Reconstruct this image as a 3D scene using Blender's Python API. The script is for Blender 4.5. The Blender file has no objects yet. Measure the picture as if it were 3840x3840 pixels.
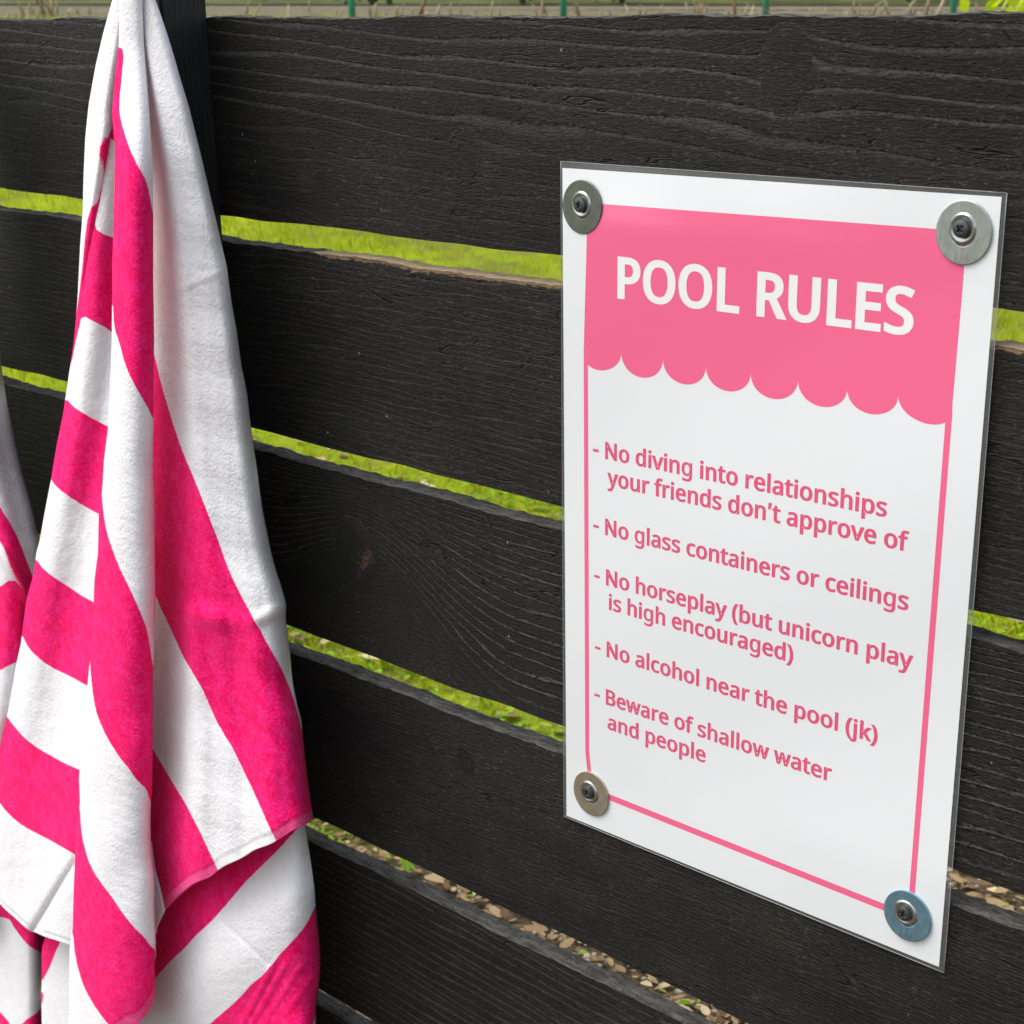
import bpy, bmesh, math, random
import numpy as np
from mathutils import Matrix, Vector
from mathutils.geometry import tessellate_polygon

random.seed(7); rng = np.random.default_rng(7)
scene = bpy.context.scene
COL = scene.collection

# ---------------------------------------------------------------- camera
EYE = np.array([0.0, -0.80065, 1.30])
YAW, PITCH, ROLL, FPX, PPY = 0.791470828, 0.358170688, -0.016297562, 6600.0, 2450.0
def cam_axes(y, p, r):
    f = np.array([-math.sin(y)*math.cos(p), math.cos(y)*math.cos(p), -math.sin(p)])
    r0 = np.array([math.cos(y), math.sin(y), 0.0]); u0 = np.cross(r0, f)
    return np.array([math.cos(r)*r0+math.sin(r)*u0, -math.sin(r)*r0+math.cos(r)*u0, f])
AX = cam_axes(YAW, PITCH, ROLL)
cd = bpy.data.cameras.new('camera'); cam = bpy.data.objects.new('camera', cd); COL.objects.link(cam)
m = Matrix.Identity(4)
for i in range(3):
    m[i][0], m[i][1], m[i][2], m[i][3] = AX[0][i], AX[1][i], -AX[2][i], EYE[i]
cam.matrix_world = m
cd.sensor_fit = 'HORIZONTAL'; cd.sensor_width = 36.0; cd.lens = 36.0*FPX/3840.0; cd.shift_y = (PPY-1920)/3840.0   # the photo is cropped from a taller frame
cd.dof.use_dof = True; cd.dof.focus_distance = 1.06; cd.dof.aperture_fstop = 30.0
cd.clip_start = 0.02; cd.clip_end = 2000
scene.camera = cam

# ---------------------------------------------------------------- light
SUN_EL, SUN_AZ = math.radians(56), math.radians(232)     # veiled sun, high on the left in front of the fence
w = bpy.data.worlds.new('World'); scene.world = w; w.use_nodes = True
nt = w.node_tree; nt.nodes.clear()
out = nt.nodes.new('ShaderNodeOutputWorld'); bg = nt.nodes.new('ShaderNodeBackground')
sky = nt.nodes.new('ShaderNodeTexSky'); sky.sky_type = 'NISHITA'; sky.sun_disc = False
sky.sun_elevation = SUN_EL; sky.sun_rotation = SUN_AZ; sky.dust_density = 3.0; sky.air_density = 1.0
hs = nt.nodes.new('ShaderNodeHueSaturation'); hs.inputs['Saturation'].default_value = 0.33
nt.links.new(sky.outputs[0], hs.inputs['Color']); nt.links.new(hs.outputs[0], bg.inputs['Color'])
bg.inputs['Strength'].default_value = 0.15; nt.links.new(bg.outputs[0], out.inputs['Surface'])
sd = bpy.data.lights.new('sun', 'SUN'); sd.energy = .85; sd.angle = math.radians(40); sd.color = (1.0, 0.96, 0.90)
sun = bpy.data.objects.new('sun', sd); COL.objects.link(sun)
sv = Vector((math.sin(SUN_AZ)*math.cos(SUN_EL), math.cos(SUN_AZ)*math.cos(SUN_EL), math.sin(SUN_EL)))
sun.rotation_euler = sv.to_track_quat('Z', 'Y').to_euler()
vs = scene.view_settings
scene.display_settings.display_device = 'sRGB'
vs.view_transform = 'Standard'; vs.look = 'None'; vs.gamma = 1.0; vs.use_curve_mapping = False
vs.exposure = 0.98

# ---------------------------------------------------------------- helpers
def at(u, v, Y):
    """photo pixel (3840 frame) -> point on the upright plane y = Y"""
    d = AX.T @ np.array([(u-1920)/FPX, (PPY-v)/FPX, 1.0])
    t = (Y-EYE[1])/d[1]
    return EYE+d*t
def at_arr(u, v, Y):
    a = (u-1920)/FPX; b = (PPY-v)/FPX
    d = a[..., None]*AX[0]+b[..., None]*AX[1]+AX[2]
    t = (Y-EYE[1])/d[..., 1]
    return EYE+d*t[..., None]
def tag(o, label=None, cat=None, group=None, kind=None):
    if label: o['label'] = label
    if cat: o['category'] = cat
    if group: o['group'] = group
    if kind: o['kind'] = kind
    return o
def empty(name, loc=(0, 0, 0), parent=None):
    o = bpy.data.objects.new(name, None); COL.objects.link(o); o.location = loc; o.empty_display_size = .05
    if parent: o.parent = parent
    return o
def mesh_obj(name, V, F, mats, parent=None, smooth=True, attrs=None, mi=None, origin=None):
    V = np.asarray(V, dtype=np.float32)
    me = bpy.data.meshes.new(name)
    if origin is not None: V = V-np.asarray(origin, dtype=np.float32)
    if isinstance(F, np.ndarray):
        k = F.shape[1]; n = len(F)
        me.vertices.add(len(V)); me.vertices.foreach_set('co', V.ravel())
        me.loops.add(n*k); me.loops.foreach_set('vertex_index', F.astype(np.int32).ravel())
        me.polygons.add(n); me.polygons.foreach_set('loop_start', np.arange(0, n*k, k, dtype=np.int32))
        me.polygons.foreach_set('loop_total', np.full(n, k, dtype=np.int32))
        me.update(calc_edges=True)
    else:
        me.from_pydata([tuple(map(float, v)) for v in V], [], [tuple(f) for f in F]); me.update()
    for mt in (mats if isinstance(mats, (list, tuple)) else [mats]): me.materials.append(mt)
    if mi is not None: me.polygons.foreach_set('material_index', np.asarray(mi, dtype=np.int32))
    me.polygons.foreach_set('use_smooth', np.full(len(me.polygons), smooth, dtype=bool))
    for k, a in (attrs or {}).items():
        at_ = me.attributes.new(k, 'FLOAT', 'POINT'); at_.data.foreach_set('value', np.asarray(a, dtype=np.float32).ravel())
    me.validate()
    o = bpy.data.objects.new(name, me); COL.objects.link(o)
    if origin is not None: o.location = tuple(origin)
    if parent is not None: o.parent = parent
    return o
def grid_faces(nr, nc):
    i = np.arange((nr-1)*(nc-1)); r, c = i//(nc-1), i % (nc-1)
    a = r*nc+c
    return np.stack([a, a+nc, a+nc+1, a+1], 1)

class NB:
    """small node builder"""
    def __init__(s, name, rough=.6, color=(.5, .5, .5), spec=.5):
        s.m = bpy.data.materials.new(name); s.m.use_nodes = True; s.t = s.m.node_tree; s.t.nodes.clear()
        s.out = s.n('ShaderNodeOutputMaterial'); s.b = s.n('ShaderNodeBsdfPrincipled')
        s.l(s.b.outputs[0], s.out.inputs[0]); s.b.inputs['Roughness'].default_value = rough
        s.b.inputs['Base Color'].default_value = (*color, 1); s.b.inputs['Specular IOR Level'].default_value = spec
    def n(s, typ, **kw):
        x = s.t.nodes.new(typ)
        for k, v in kw.items(): setattr(x, k, v)
        return x
    def l(s, a, b): s.t.links.new(a, b)
    def attr(s, name): return s.n('ShaderNodeAttribute', attribute_name=name).outputs['Fac']
    def pos(s): return s.n('ShaderNodeNewGeometry').outputs['Position']
    def objc(s): return s.n('ShaderNodeTexCoord').outputs['Object']
    def scale(s, v, xyz, off=(0, 0, 0)):
        mp = s.n('ShaderNodeMapping'); s.l(v, mp.inputs[0]); mp.inputs['Scale'].default_value = xyz
        mp.inputs['Location'].default_value = off; return mp.outputs[0]
    def noise(s, v, sc=1., det=4., rough=.5, dist=0.):
        x = s.n('ShaderNodeTexNoise'); s.l(v, x.inputs['Vector']); x.inputs['Scale'].default_value = sc
        x.inputs['Detail'].default_value = det; x.inputs['Roughness'].default_value = rough
        x.inputs['Distortion'].default_value = dist; return x.outputs['Fac']
    def math(s, op, a, b=None, c=None, clamp=False):
        x = s.n('ShaderNodeMath', operation=op, use_clamp=clamp)
        for i, v in enumerate((a, b, c)):
            if v is None: continue
            if isinstance(v, (int, float)): x.inputs[i].default_value = v
            else: s.l(v, x.inputs[i])
        return x.outputs[0]
    def smooth(s, v, a, b, lo=0., hi=1.):
        x = s.n('ShaderNodeMapRange', interpolation_type='SMOOTHSTEP'); s.l(v, x.inputs[0])
        for i, q in enumerate((a, b, lo, hi)): x.inputs[1+i].default_value = q
        return x.outputs[0]
    def mix(s, f, a, b):
        x = s.n('ShaderNodeMix', data_type='RGBA')
        if isinstance(f, (int, float)): x.inputs[0].default_value = f
        else: s.l(f, x.inputs[0])
        for q, k in ((a, 6), (b, 7)):
            if isinstance(q, tuple): x.inputs[k].default_value = (*q, 1)
            else: s.l(q, x.inputs[k])
        return x.outputs[2]
    def base(s, c): s.l(c, s.b.inputs['Base Color'])
    def bump(s, h, dist, strength=1., prev=None):
        x = s.n('ShaderNodeBump'); s.l(h, x.inputs['Height']); x.inputs['Distance'].default_value = dist
        x.inputs['Strength'].default_value = strength
        if prev is not None: s.l(prev, x.inputs['Normal'])
        s.l(x.outputs[0], s.b.inputs['Normal']); return x.outputs[0]

# ---------------------------------------------------------------- ground beyond and before the fence
AXH = np.array([-math.sin(YAW), math.cos(YAW)]); RTH = np.array([math.cos(YAW), math.sin(YAW)])
_T = np.array([-30, 3.0, 4.2, 6.0, 9.0, 12.0, 13.2, 16, 25, 38, 42, 52, 60, 90, 160, 600])
_Z = np.array([0, 0.0, 0.04, .22, .66, 1.08, 1.162, 1.15, 1.09, 1.01, 1.03, 1.05, 1.3, 3.4, 9, 40])
def ground_z(x, y):
    t = (x-EYE[0])*AXH[0]+(y-EYE[1])*AXH[1]
    s = (x-EYE[0])*RTH[0]+(y-EYE[1])*RTH[1]      # the bank also falls gently towards the right
    return np.interp(t, _T, _Z)-.0175*np.clip(s, -40, 40)*np.clip((t-5)/7, 0, 1)
def gpt(t, s):
    """t metres along the view, s metres to the right of it"""
    x = EYE[0]+AXH[0]*t+RTH[0]*s; y = EYE[1]+AXH[1]*t+RTH[1]*s
    return x, y, ground_z(x, y)

g = NB('ground_soil_and_moss', .95, spec=.1)
p = g.pos()
n1 = g.noise(p, 1.1, 5, .6); n2 = g.noise(p, 9, 5, .6); n3 = g.noise(p, 60, 4, .7)
green = g.mix(g.smooth(n2, .35, .65), (.19, .27, .004), (.33, .40, .006))
green = g.mix(g.smooth(n3, .45, .75), green, (.29, .31, .04))
straw = g.mix(g.smooth(n3, .3, .7), (.045, .032, .018), (.17, .125, .07))
tan_ = g.mix(g.smooth(g.noise(p, 2.5, 5, .7), .35, .65), (.115, .098, .055), (.20, .175, .11))
dull = g.mix(g.smooth(g.noise(p, .7, 5, .65), .35, .65), (.035, .055, .012), (.11, .12, .03))
patch = g.smooth(g.math('ADD', g.math('MULTIPLY', n1, .6), g.math('MULTIPLY', n2, .4)), .50, .58)
f_ = g.math('MAXIMUM', g.math('MULTIPLY', patch, .6), g.attr('soil'))
g.base(g.mix(g.attr('meadow'), g.mix(g.attr('bank'), g.mix(f_, green, straw), tan_), dull)); g.bump(n3, .02, .8)
M_ground = g.m
ts = np.concatenate([np.linspace(-12, 2, 8), np.linspace(2.5, 15, 90), np.linspace(16, 70, 40), np.geomspace(75, 500, 12)])
ss = np.concatenate([-np.geomspace(400, 8.5, 10), np.linspace(-8, 8, 70), np.geomspace(8.5, 400, 10)])
TT, SS = np.meshgrid(ts, ss, indexing='ij')
X, Y, Z = gpt(TT, SS)
Z = Z+(np.sin(X*2.1+Y*1.3)*.012+np.sin(X*5.3-Y*4.1)*.008)*np.clip((TT-2)/4, 0, 1)*(TT < 12)
mesh_obj('ground', np.stack([X, Y, Z], -1).reshape(-1, 3), grid_faces(len(ts), len(ss))[:, ::-1], M_ground, attrs={'soil': np.clip((3.0-TT)/.5, 0, 1), 'bank': np.clip((TT-11.6)/.9, 0, 1), 'meadow': np.clip((TT-51)/2, 0, 1)})['kind'] = 'structure'
GRID = None

def leafmat(name, c1, c2, c3, trans=.35, rough=.6):
    q = NB(name, rough, spec=.3)
    r = q.n('ShaderNodeNewGeometry').outputs['Random Per Island']
    a = q.mix(q.smooth(r, 0, .55), c1, c2); a = q.mix(q.smooth(r, .6, 1), a, c3)
    q.base(a)
    tr = q.n('ShaderNodeBsdfTranslucent'); q.l(a, tr.inputs[0])
    mx = q.n('ShaderNodeMixShader'); mx.inputs[0].default_value = trans
    q.l(q.b.outputs[0], mx.inputs[1]); q.l(tr.outputs[0], mx.inputs[2]); q.l(mx.outputs[0], q.out.inputs[0])
    return q.m
M_grass = leafmat('grass_blade', (.21, .30, .003), (.36, .44, .003), (.42, .42, .03), .45)
M_weed = leafmat('weed_leaf', (.12, .27, .004), (.24, .42, .006), (.36, .46, .015), .4)
M_straw = leafmat('dry_stalk', (.40, .33, .20), (.30, .22, .12), (.55, .48, .32), .15, .8)
M_lime = leafmat('lime_leaf', (.34, .46, .01), (.50, .58, .02), (.62, .66, .06), .5)
M_litter = leafmat('leaf_litter', (.12, .065, .03), (.32, .22, .11), (.58, .46, .27), .1, .8)

def blades(n, tr, width, hgt, wid, seed, lean=.6, pw=1.0):
    r = np.random.default_rng(seed)
    u = r.random(n)
    t = (tr[0]**pw+(tr[1]**pw-tr[0]**pw)*u)**(1/pw)
    s = (r.random(n)-.5)*2*(width*t+.25)
    x, y, z = gpt(t, s)
    a = r.random(n)*2*math.pi; h = hgt*(.5+r.random(n)); wd = wid*(.6+.8*r.random(n))
    lx, ly = np.cos(a)*h*lean*r.random(n), np.sin(a)*h*lean*r.random(n)
    b = r.random(n)*math.pi
    dx, dy = np.cos(b)*wd/2, np.sin(b)*wd/2
    z = z-.004
    V = np.stack([np.stack([x-dx, y-dy, z], -1), np.stack([x+dx, y+dy, z], -1),
                  np.stack([x+lx*.4+dx*.7, y+ly*.4+dy*.7, z+h*.62], -1), np.stack([x+lx*.4-dx*.7, y+ly*.4-dy*.7, z+h*.62], -1),
                  np.stack([x+lx, y+ly, z+h], -1)], 1).reshape(-1, 3)
    k = np.arange(n)*5
    F = [np.stack([k, k+1, k+2], 1), np.stack([k, k+2, k+3], 1), np.stack([k+3, k+2, k+4], 1)]
    return V, np.concatenate(F)
V, F = blades(70000, (3.3, 12.8), .36, .045, .006, 3, 1.2, 1.6)
V2, F2 = blades(9000, (2.8, 4.2), .36, .03, .004, 5, 1.2)
tag(mesh_obj('grass', np.concatenate([V, V2]), np.concatenate([F, F2+len(V)]), M_grass, smooth=False),
    'short bright green grass and moss behind the black fence', 'grass', kind='stuff')

# round weed leaves near the fence foot, dead leaves and pebbles
def scatter_leaves(n, tr, size, seed, wdt=.36, up=.5, rise=.03):
    r = np.random.default_rng(seed); V = []; F = []
    t = tr[0]+(tr[1]-tr[0])*r.random(n); s = (r.random(n)-.5)*2*(wdt*t+.1)
    x, y, z = gpt(t, s)
    K = 7
    for i in range(n):
        a = r.random()*6.283; tilt = (r.random()-.5)*up*2; L = size*(.5+r.random()); W = L*(.35+.4*r.random())
        ca, sa = math.cos(a), math.sin(a); zz = z[i]+.004+rise*r.random(); base = len(V); cur = (r.random()-.2)*.5
        for px, py in ((0, 0), (.3, .42), (.7, .36), (1, 0), (.7, -.36), (.3, -.42)):
            lx, ly = px*L, py*W; V.append((x[i]+lx*ca-ly*sa, y[i]+lx*sa+ly*ca, zz+lx*tilt+abs(ly)*cur-.25*cur*lx*px))
        F += [(base, base+1, base+2, base+3), (base, base+3, base+4, base+5)]
    return V, F
V, F = scatter_leaves(6500, (2.6, 4.6), .026, 11, up=.6, rise=.04)
V3, F3 = scatter_leaves(650, (1.9, 2.9), .018, 15, up=.6, rise=.03); n0 = len(V); V = V+V3; F = F+[tuple(j+n0 for j in f) for f in F3]
tag(mesh_obj('weed_leaves', V, F, M_weed, smooth=False), 'low bright green weeds growing beyond the fence foot', 'weeds', kind='stuff')
V, F = scatter_leaves(11000, (1.2, 2.9), .021, 12, up=.35, rise=.018)
V2, F2 = scatter_leaves(1100, (2.2, 5), .05, 13, up=.3, rise=.03)
n0 = len(V); V = V+V2; F = F+[tuple(j+n0 for j in f) for f in F2]
tag(mesh_obj('leaf_litter', V, F, M_litter, smooth=False), 'dry brown leaf litter on the soil along the fence foot', 'leaf litter', kind='stuff')
st = NB('pale_pebble', .85, spec=.3); r_ = st.n('ShaderNodeNewGeometry').outputs['Random Per Island']
st.base(st.mix(r_, (.50, .44, .32), (.26, .22, .17))); st.bump(st.noise(st.pos(), 300, 3), .002)
ico = bmesh.new(); bmesh.ops.create_icosphere(ico, subdivisions=1, radius=1)
IV = np.array([v.co[:] for v in ico.verts]); IF = np.array([[v.index for v in f.verts] for f in ico.faces]); ico.free()
VV = []; FF = []
for i in range(5200):
    t = 1.2+1.3*rng.random(); s = (rng.random()-.5)*2*(.36*t+.1); x, y, z = gpt(t, s)
    sc = (.003+.006*rng.random()**2)*np.array([1, .8, .55])*(.8+.4*rng.random(3))
    a = rng.random()*6.28; v = IV*sc*(1+.12*(rng.random((len(IV), 1))-.5))
    v = np.stack([v[:, 0]*math.cos(a)-v[:, 1]*math.sin(a), v[:, 0]*math.sin(a)+v[:, 1]*math.cos(a), v[:, 2]], 1)
    FF.append(IF+len(VV)*len(IV)); VV.append(v+np.array([x, y, z+sc[2]*.6+.008*rng.random()]))
tag(mesh_obj('gravel', np.concatenate(VV), np.concatenate(FF), st.m), 'pale gravel and pebbles on the soil behind the lowest boards', 'gravel', kind='stuff')

# dry stalks and straw on the crest of the bank
def tube(pts, rad, n=5):
    pts = [Vector(p) for p in pts]; V = []; F = []
    for i, p in enumerate(pts):
        d = (pts[min(i+1, len(pts)-1)]-pts[max(i-1, 0)]).normalized()
        a = d.orthogonal().normalized(); b = d.cross(a)
        rr = rad[i] if isinstance(rad, (list, tuple)) else rad
        for k in range(n):
            th = 2*math.pi*k/n; V.append(p+a*math.cos(th)*rr+b*math.sin(th)*rr)
    for i in range(len(pts)-1):
        for k in range(n): F.append((i*n+k, i*n+(k+1) % n, (i+1)*n+(k+1) % n, (i+1)*n+k))
    F.append(tuple(range(n))[::-1]); F.append(tuple((len(pts)-1)*n+k for k in range(n)))
    return V, F
def join(parts):
    V = []; F = []
    for v, f in parts:
        k = len(V); V += [tuple(q) for q in v]; F += [tuple(j+k for j in q) for q in f]
    return V, F
parts = []
for i in range(230):
    t = 12.4+1.6*rng.random(); s = (rng.random()-.5)*2*.40*t
    if rng.random() < .55: s = random.choice([-3.9, -3.2, -1.0, -.6, 1.2, 1.5, 2.6, 3.1, 3.3, 4.0])+rng.normal()*.18
    x, y, z = gpt(t, s); L = .03+.12*rng.random()**2+(.22*rng.random() if i % 9 == 0 else 0); a = rng.random()*6.28; ln = rng.random()*.9
    parts.append(tube([(x, y, z-.02), (x+math.cos(a)*L*ln*.5, y+math.sin(a)*L*ln*.5, z+L*.6), (x+math.cos(a)*L*ln, y+math.sin(a)*L*ln, z+L*.85)], [.009, .006, .003] if i % 9 else [.014, .011, .005], 4))
V, F = join(parts)
tag(mesh_obj('dry_stalks', V, F, M_straw), 'pale dry grass stalks standing along the top of the grass bank', 'dry grass', kind='stuff')

# ---------------------------------------------------------------- railway beyond the bank
KL = .27
def line_pt(D0, s):   # a line across the view that recedes to the right
    return gpt(D0+KL*s, s)
def beam_between(a, b, w_, h_, z0=0.):
    a = Vector(a); b = Vector(b); d = (b-a); d.z = 0; d.normalize(); sde = Vector((-d.y, d.x, 0))*w_/2
    V = [a-sde, a+sde, b+sde, b-sde]; V = [v+Vector((0, 0, z0)) for v in V]+[v+Vector((0, 0, z0+h_)) for v in V]
    return V, [(3, 2, 1, 0), (4, 5, 6, 7), (0, 1, 5, 4), (1, 2, 6, 5), (2, 3, 7, 6), (3, 0, 4, 7)]
rt = NB('rusty_rail', .6, (.12, .075, .04)); rt.base(rt.mix(rt.noise(rt.pos(), 8, 4), (.045, .03, .014), (.085, .06, .03)))  # rust brown, with the shade below the rail head painted in
rh = NB('lit_rail_head', .7, (.52, .47, .37)); rh.base(rh.mix(rh.noise(rh.pos(), 3, 3), (.44, .38, .26), (.58, .50, .36)))  # pale beige paints the head as the lit part of the rail
sl = NB('weathered_sleeper', .9, (.25, .22, .17)); sl.base(sl.mix(sl.noise(sl.pos(), 6, 4), (.18, .15, .11), (.34, .30, .23)))
x, y, z = line_pt(37, 0)
track = tag(empty('railway_track', (x, y, z)), 'rusty railway track running across the far side of the grass bank', 'railway track')
def child(o, par):
    o.parent = par; o.matrix_parent_inverse = Matrix.Translation(par.location).inverted(); return o
for D in (36.2, 37.9):
    segs = []; hd = []
    for k in range(14):
        s_ = -21+k*3; a = line_pt(D, s_); b = line_pt(D, s_+3)
        a = (a[0], a[1], .912-.0175*s_); b = (b[0], b[1], .912-.0175*(s_+3))
        segs.append(beam_between(a, b, .13, .02, .02)); segs.append(beam_between(a, b, .03, .079, .038)); hd.append(beam_between(a, b, .085, .052, .117))
    v, f = join(segs); o1 = child(mesh_obj('rail', v, f, rt.m, smooth=False), track)
    v, f = join(hd); o2 = mesh_obj('rail_head', v, f, rh.m, smooth=False); o2.parent = o1
parts_ = []
for k in range(14): s_ = -21+k*3; parts_.append(beam_between((*line_pt(41.2, s_)[:2], 1.0-.0175*s_), (*line_pt(41.2, s_+3)[:2], 1.0-.0175*(s_+3)), .2, .105, 0))
v, f = join(parts_); child(mesh_obj('edging', v, f, rt.m, smooth=False), track)
dr = Vector((RTH[0]+KL*AXH[0], RTH[1]+KL*AXH[1], 0)).normalized(); pd = Vector((-dr.y, dr.x, 0))
sv_, sf_ = beam_between((-1.3, 0, 0), (1.3, 0, 0), .24, .12, -.09); sme = None
for k in range(60):
    a = line_pt(37.05, -18+k*.62)
    if sme is None:
        o = mesh_obj('sleeper', sv_, sf_, sl.m, smooth=False); sme = o.data
    else:
        o = bpy.data.objects.new('sleeper', sme); COL.objects.link(o)
    o.location = (a[0], a[1], .985-.0175*(-18+k*.62)); o.rotation_euler = (0, 0, math.atan2(pd.y, pd.x)); child(o, track)
bl = NB('ballast_stone', .95, (.4, .36, .29), .2); nb = bl.noise(bl.pos(), 14, 5, .8)
bl.base(bl.mix(nb, (.11, .095, .06), (.24, .21, .15))); bl.bump(nb, .05)
V = []
for i, (D, h) in enumerate(((33.6, .0), (34.8, .93), (39.3, .93), (40.6, .0))):
    for k in range(61):
        a = line_pt(D, -24+k*.8); V.append((a[0], a[1], (1.005+.008*math.sin(k*1.7+i) if h else .88)-.0175*(-24+k*.8)))
mesh_obj('ballast_bed', V, grid_faces(4, 61)[:, ::-1], bl.m)['kind'] = 'structure'

# green mesh-fence posts on the crest
gm = NB('green_painted_steel', .6, (.02, .20, .10)); gm.base(gm.mix(gm.noise(gm.pos(), 5, 3), (.012, .17, .085), (.03, .26, .13)))
x, y, z = line_pt(13, 0)
mf = tag(empty('wire_fence', (x, y, z)), 'thin wire fence on dark green posts along the grass bank', 'fence')
bs = [-.0798, .0330, .1411, .2414]; Sx = [13.0*b/(1-KL*b) for b in bs]
gap_ = Sx[1]-Sx[0]; Sx = [Sx[0]-2*gap_, Sx[0]-gap_]+Sx+[Sx[3]+gap_]
pm = None
for i, s in enumerate(Sx):
    x, y, z = line_pt(13.0, s)
    if pm is None:
        v, f = tube([(0, 0, -.2), (0, 0, .2), (0, 0, 1.15)], .024, 12); o = mesh_obj('post', v, f, gm.m); pm = o.data
    else: o = bpy.data.objects.new('post', pm); COL.objects.link(o)
    o.location = (x, y, z); child(o, mf)
for h in (.12, .35, .6, .85, 1.1):
    v, f = tube([(*line_pt(13.0, s)[:2], line_pt(13.0, s)[2]+h) for s in Sx], .0016, 4)
    child(mesh_obj('wire', v, f, gm.m), mf)

# lime leaved shrub on the right, dark shrubs behind the railway
def shrub(name, label, cat, t, s, hgt, rad, n, ls, mat, seed, stem_m, zoff=0.):
    r = np.random.default_rng(seed); x0, y0, z0 = gpt(t, s); o0 = empty(name, (x0, y0, z0)); tag(o0, label, cat)
    st_ = []; V = []; F = []
    for k in range(9):
        a = r.random()*6.28; rr = rad*(.3+.7*r.random()); top = Vector((math.cos(a)*rr, math.sin(a)*rr, hgt*(.6+.4*r.random())))
        mid = top*.5+Vector((0, 0, hgt*.12)); st_.append(tube([(0, 0, -.05), mid, top], [.02*hgt, .012*hgt, .004*hgt], 5))
        for j in range(n//9):
            q = .25+.75*r.random()**.7; pbase = (mid*(1-q)+top*q) if q > .5 else mid*q*2
            pbase = Vector(pbase)+Vector(r.normal(size=3)*rad*.22)
            dd = Vector(r.normal(size=3)+np.array([0, 0, .1])).normalized(); sd_ = dd.orthogonal().normalized()
            L = ls*(.6+.8*r.random()); W = L*.36; b = len(V)
            V += [pbase, pbase+dd*L*.45+sd_*W, pbase+dd*L, pbase+dd*L*.45-sd_*W]; F.append((b, b+1, b+2, b+3))
    v, f = join(st_); mesh_obj('stem', v, f, stem_m, parent=o0)
    mesh_obj('foliage', V, F, mat, parent=o0, smooth=False)['kind'] = 'stuff'
M_stem = NB('brown_stem', .9, (.16, .11, .07)).m
shrub('leafy_shrub', 'bright lime green leafy shrub above the fence top at far right', 'shrub', 9.0, 2.62, .55, .36, 2200, .07, M_lime, 21, M_stem)
M_dark = leafmat('dark_shrub_leaf', (.03, .07, .02), (.06, .12, .03), (.10, .16, .05), .3)
for i, (s, hh) in enumerate(((-9, 2.2), (0.6, 2.4), (3.4, 2.0), (7.6, 2.6), (-3.5, 1.6), (12, 3.0))):
    lab = ['dark evergreen shrub beyond the railway at far left', 'dark shrub beyond the railway between the two middle green posts',
           'dark shrub beyond the railway just left of the third green post', 'dark shrub beyond the railway right of the third green post',
           'low dark shrub beyond the railway above the leftmost green post', 'dark shrub beyond the railway behind the lime green shrub'][i]
    shrub('background_shrub', lab, 'shrub', 52+KL*s, s, hh, 1.3, 900, .22, M_dark, 40+i, M_stem)

# ---------------------------------------------------------------- wooden fence
MM = .001
Z0 = 1.30-.04542          # photo-fit heights (mm) are measured from here
rows = [(32.4, -106.4), (-125.2, -266.5), (-283.3, -422.0), (-443.7, -583.4), (-608.0, -749.3), (-766.3, -906.0), (-926.0, -1066.0), (-1086.0, -1226.0)]
KNOTS = {0: [(2945, 260, 12, 17, .8), (1750, 590, 12, 15, .6), (1215, 740, 11, 16, .6), (150, 500, 14, 15, .6)],
         2: [(1338, 2080, 19, 20, .0)], 3: [(1745, 2860, 7, 6, .4)], 4: [(3240, 3600, 10, 9, .6)]}
FREQ = {0: 88, 1: 190, 2: 150, 3: 330, 4: 135, 5: 160, 6: 140, 7: 150}

wd = NB('black_stained_wood', .62, spec=.22)
ring = wd.attr('ring'); knot = wd.attr('knot'); amp = wd.attr('amp')
oc = wd.pos()
fib = wd.noise(wd.scale(oc, (70, 400, 900)), 1, 4, .65)                      # fibres along the board
fib2 = wd.noise(wd.scale(oc, (260, 600, 900)), 1, 3, .7)
tear = wd.noise(wd.scale(oc, (160, 300, 420)), 1, 5, .65, 1.2)                # torn saw surface
blot = wd.noise(wd.scale(oc, (5, 5, 11)), 1, 4, .6)
blot2 = wd.noise(wd.scale(oc, (14, 10, 30), (3, 1, 7)), 1, 3, .6)
rj = wd.math('ADD', ring, wd.math('MULTIPLY', wd.math('SUBTRACT', tear, .5), .34))
fr = wd.math('FRACT', rj)
ridge = wd.math('MULTIPLY', wd.smooth(fr, .66, .88), wd.smooth(fr, .93, .97, 1, 0))
groove = wd.math('MULTIPLY', wd.smooth(fr, .95, .985), wd.smooth(fr, .0, .06, 1, 0))
groove = wd.math('MAXIMUM', wd.smooth(fr, .955, .99), wd.smooth(fr, 0.0, .05, 1, 0))
mod = wd.math('MULTIPLY', amp, wd.smooth(blot2, .25, .7, .55, 1.1))
ridgeM = wd.math('MULTIPLY', ridge, mod); grooveM = wd.math('MULTIPLY', groove, mod)
# long wandering drying cracks
ck = wd.noise(wd.scale(oc, (7, 9, 46), (2, 0, 5)), 1, 3, .55, .2)
crack = wd.smooth(wd.math('ABSOLUTE', wd.math('SUBTRACT', ck, .58)), 0, .008, 1, 0)
crack = wd.math('MULTIPLY', crack, wd.smooth(blot, .46, .54))
flake = wd.noise(wd.scale(oc, (190, 420, 620), (1, 2, 3)), 1, 6, .72, .6)
h = wd.math('ADD', wd.math('MULTIPLY', ridgeM, 1.0), wd.math('MULTIPLY', grooveM, -.7))
h = wd.math('ADD', h, wd.math('MULTIPLY', fib, .8)); h = wd.math('ADD', h, wd.math('MULTIPLY', fib2, .7))
h = wd.math('ADD', h, wd.math('MULTIPLY', tear, 1.0)); h = wd.math('ADD', h, wd.math('MULTIPLY', crack, -1.4))
h = wd.math('ADD', h, wd.math('MULTIPLY', knot, .25)); h = wd.math('ADD', h, wd.math('MULTIPLY', flake, 1.1))
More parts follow.
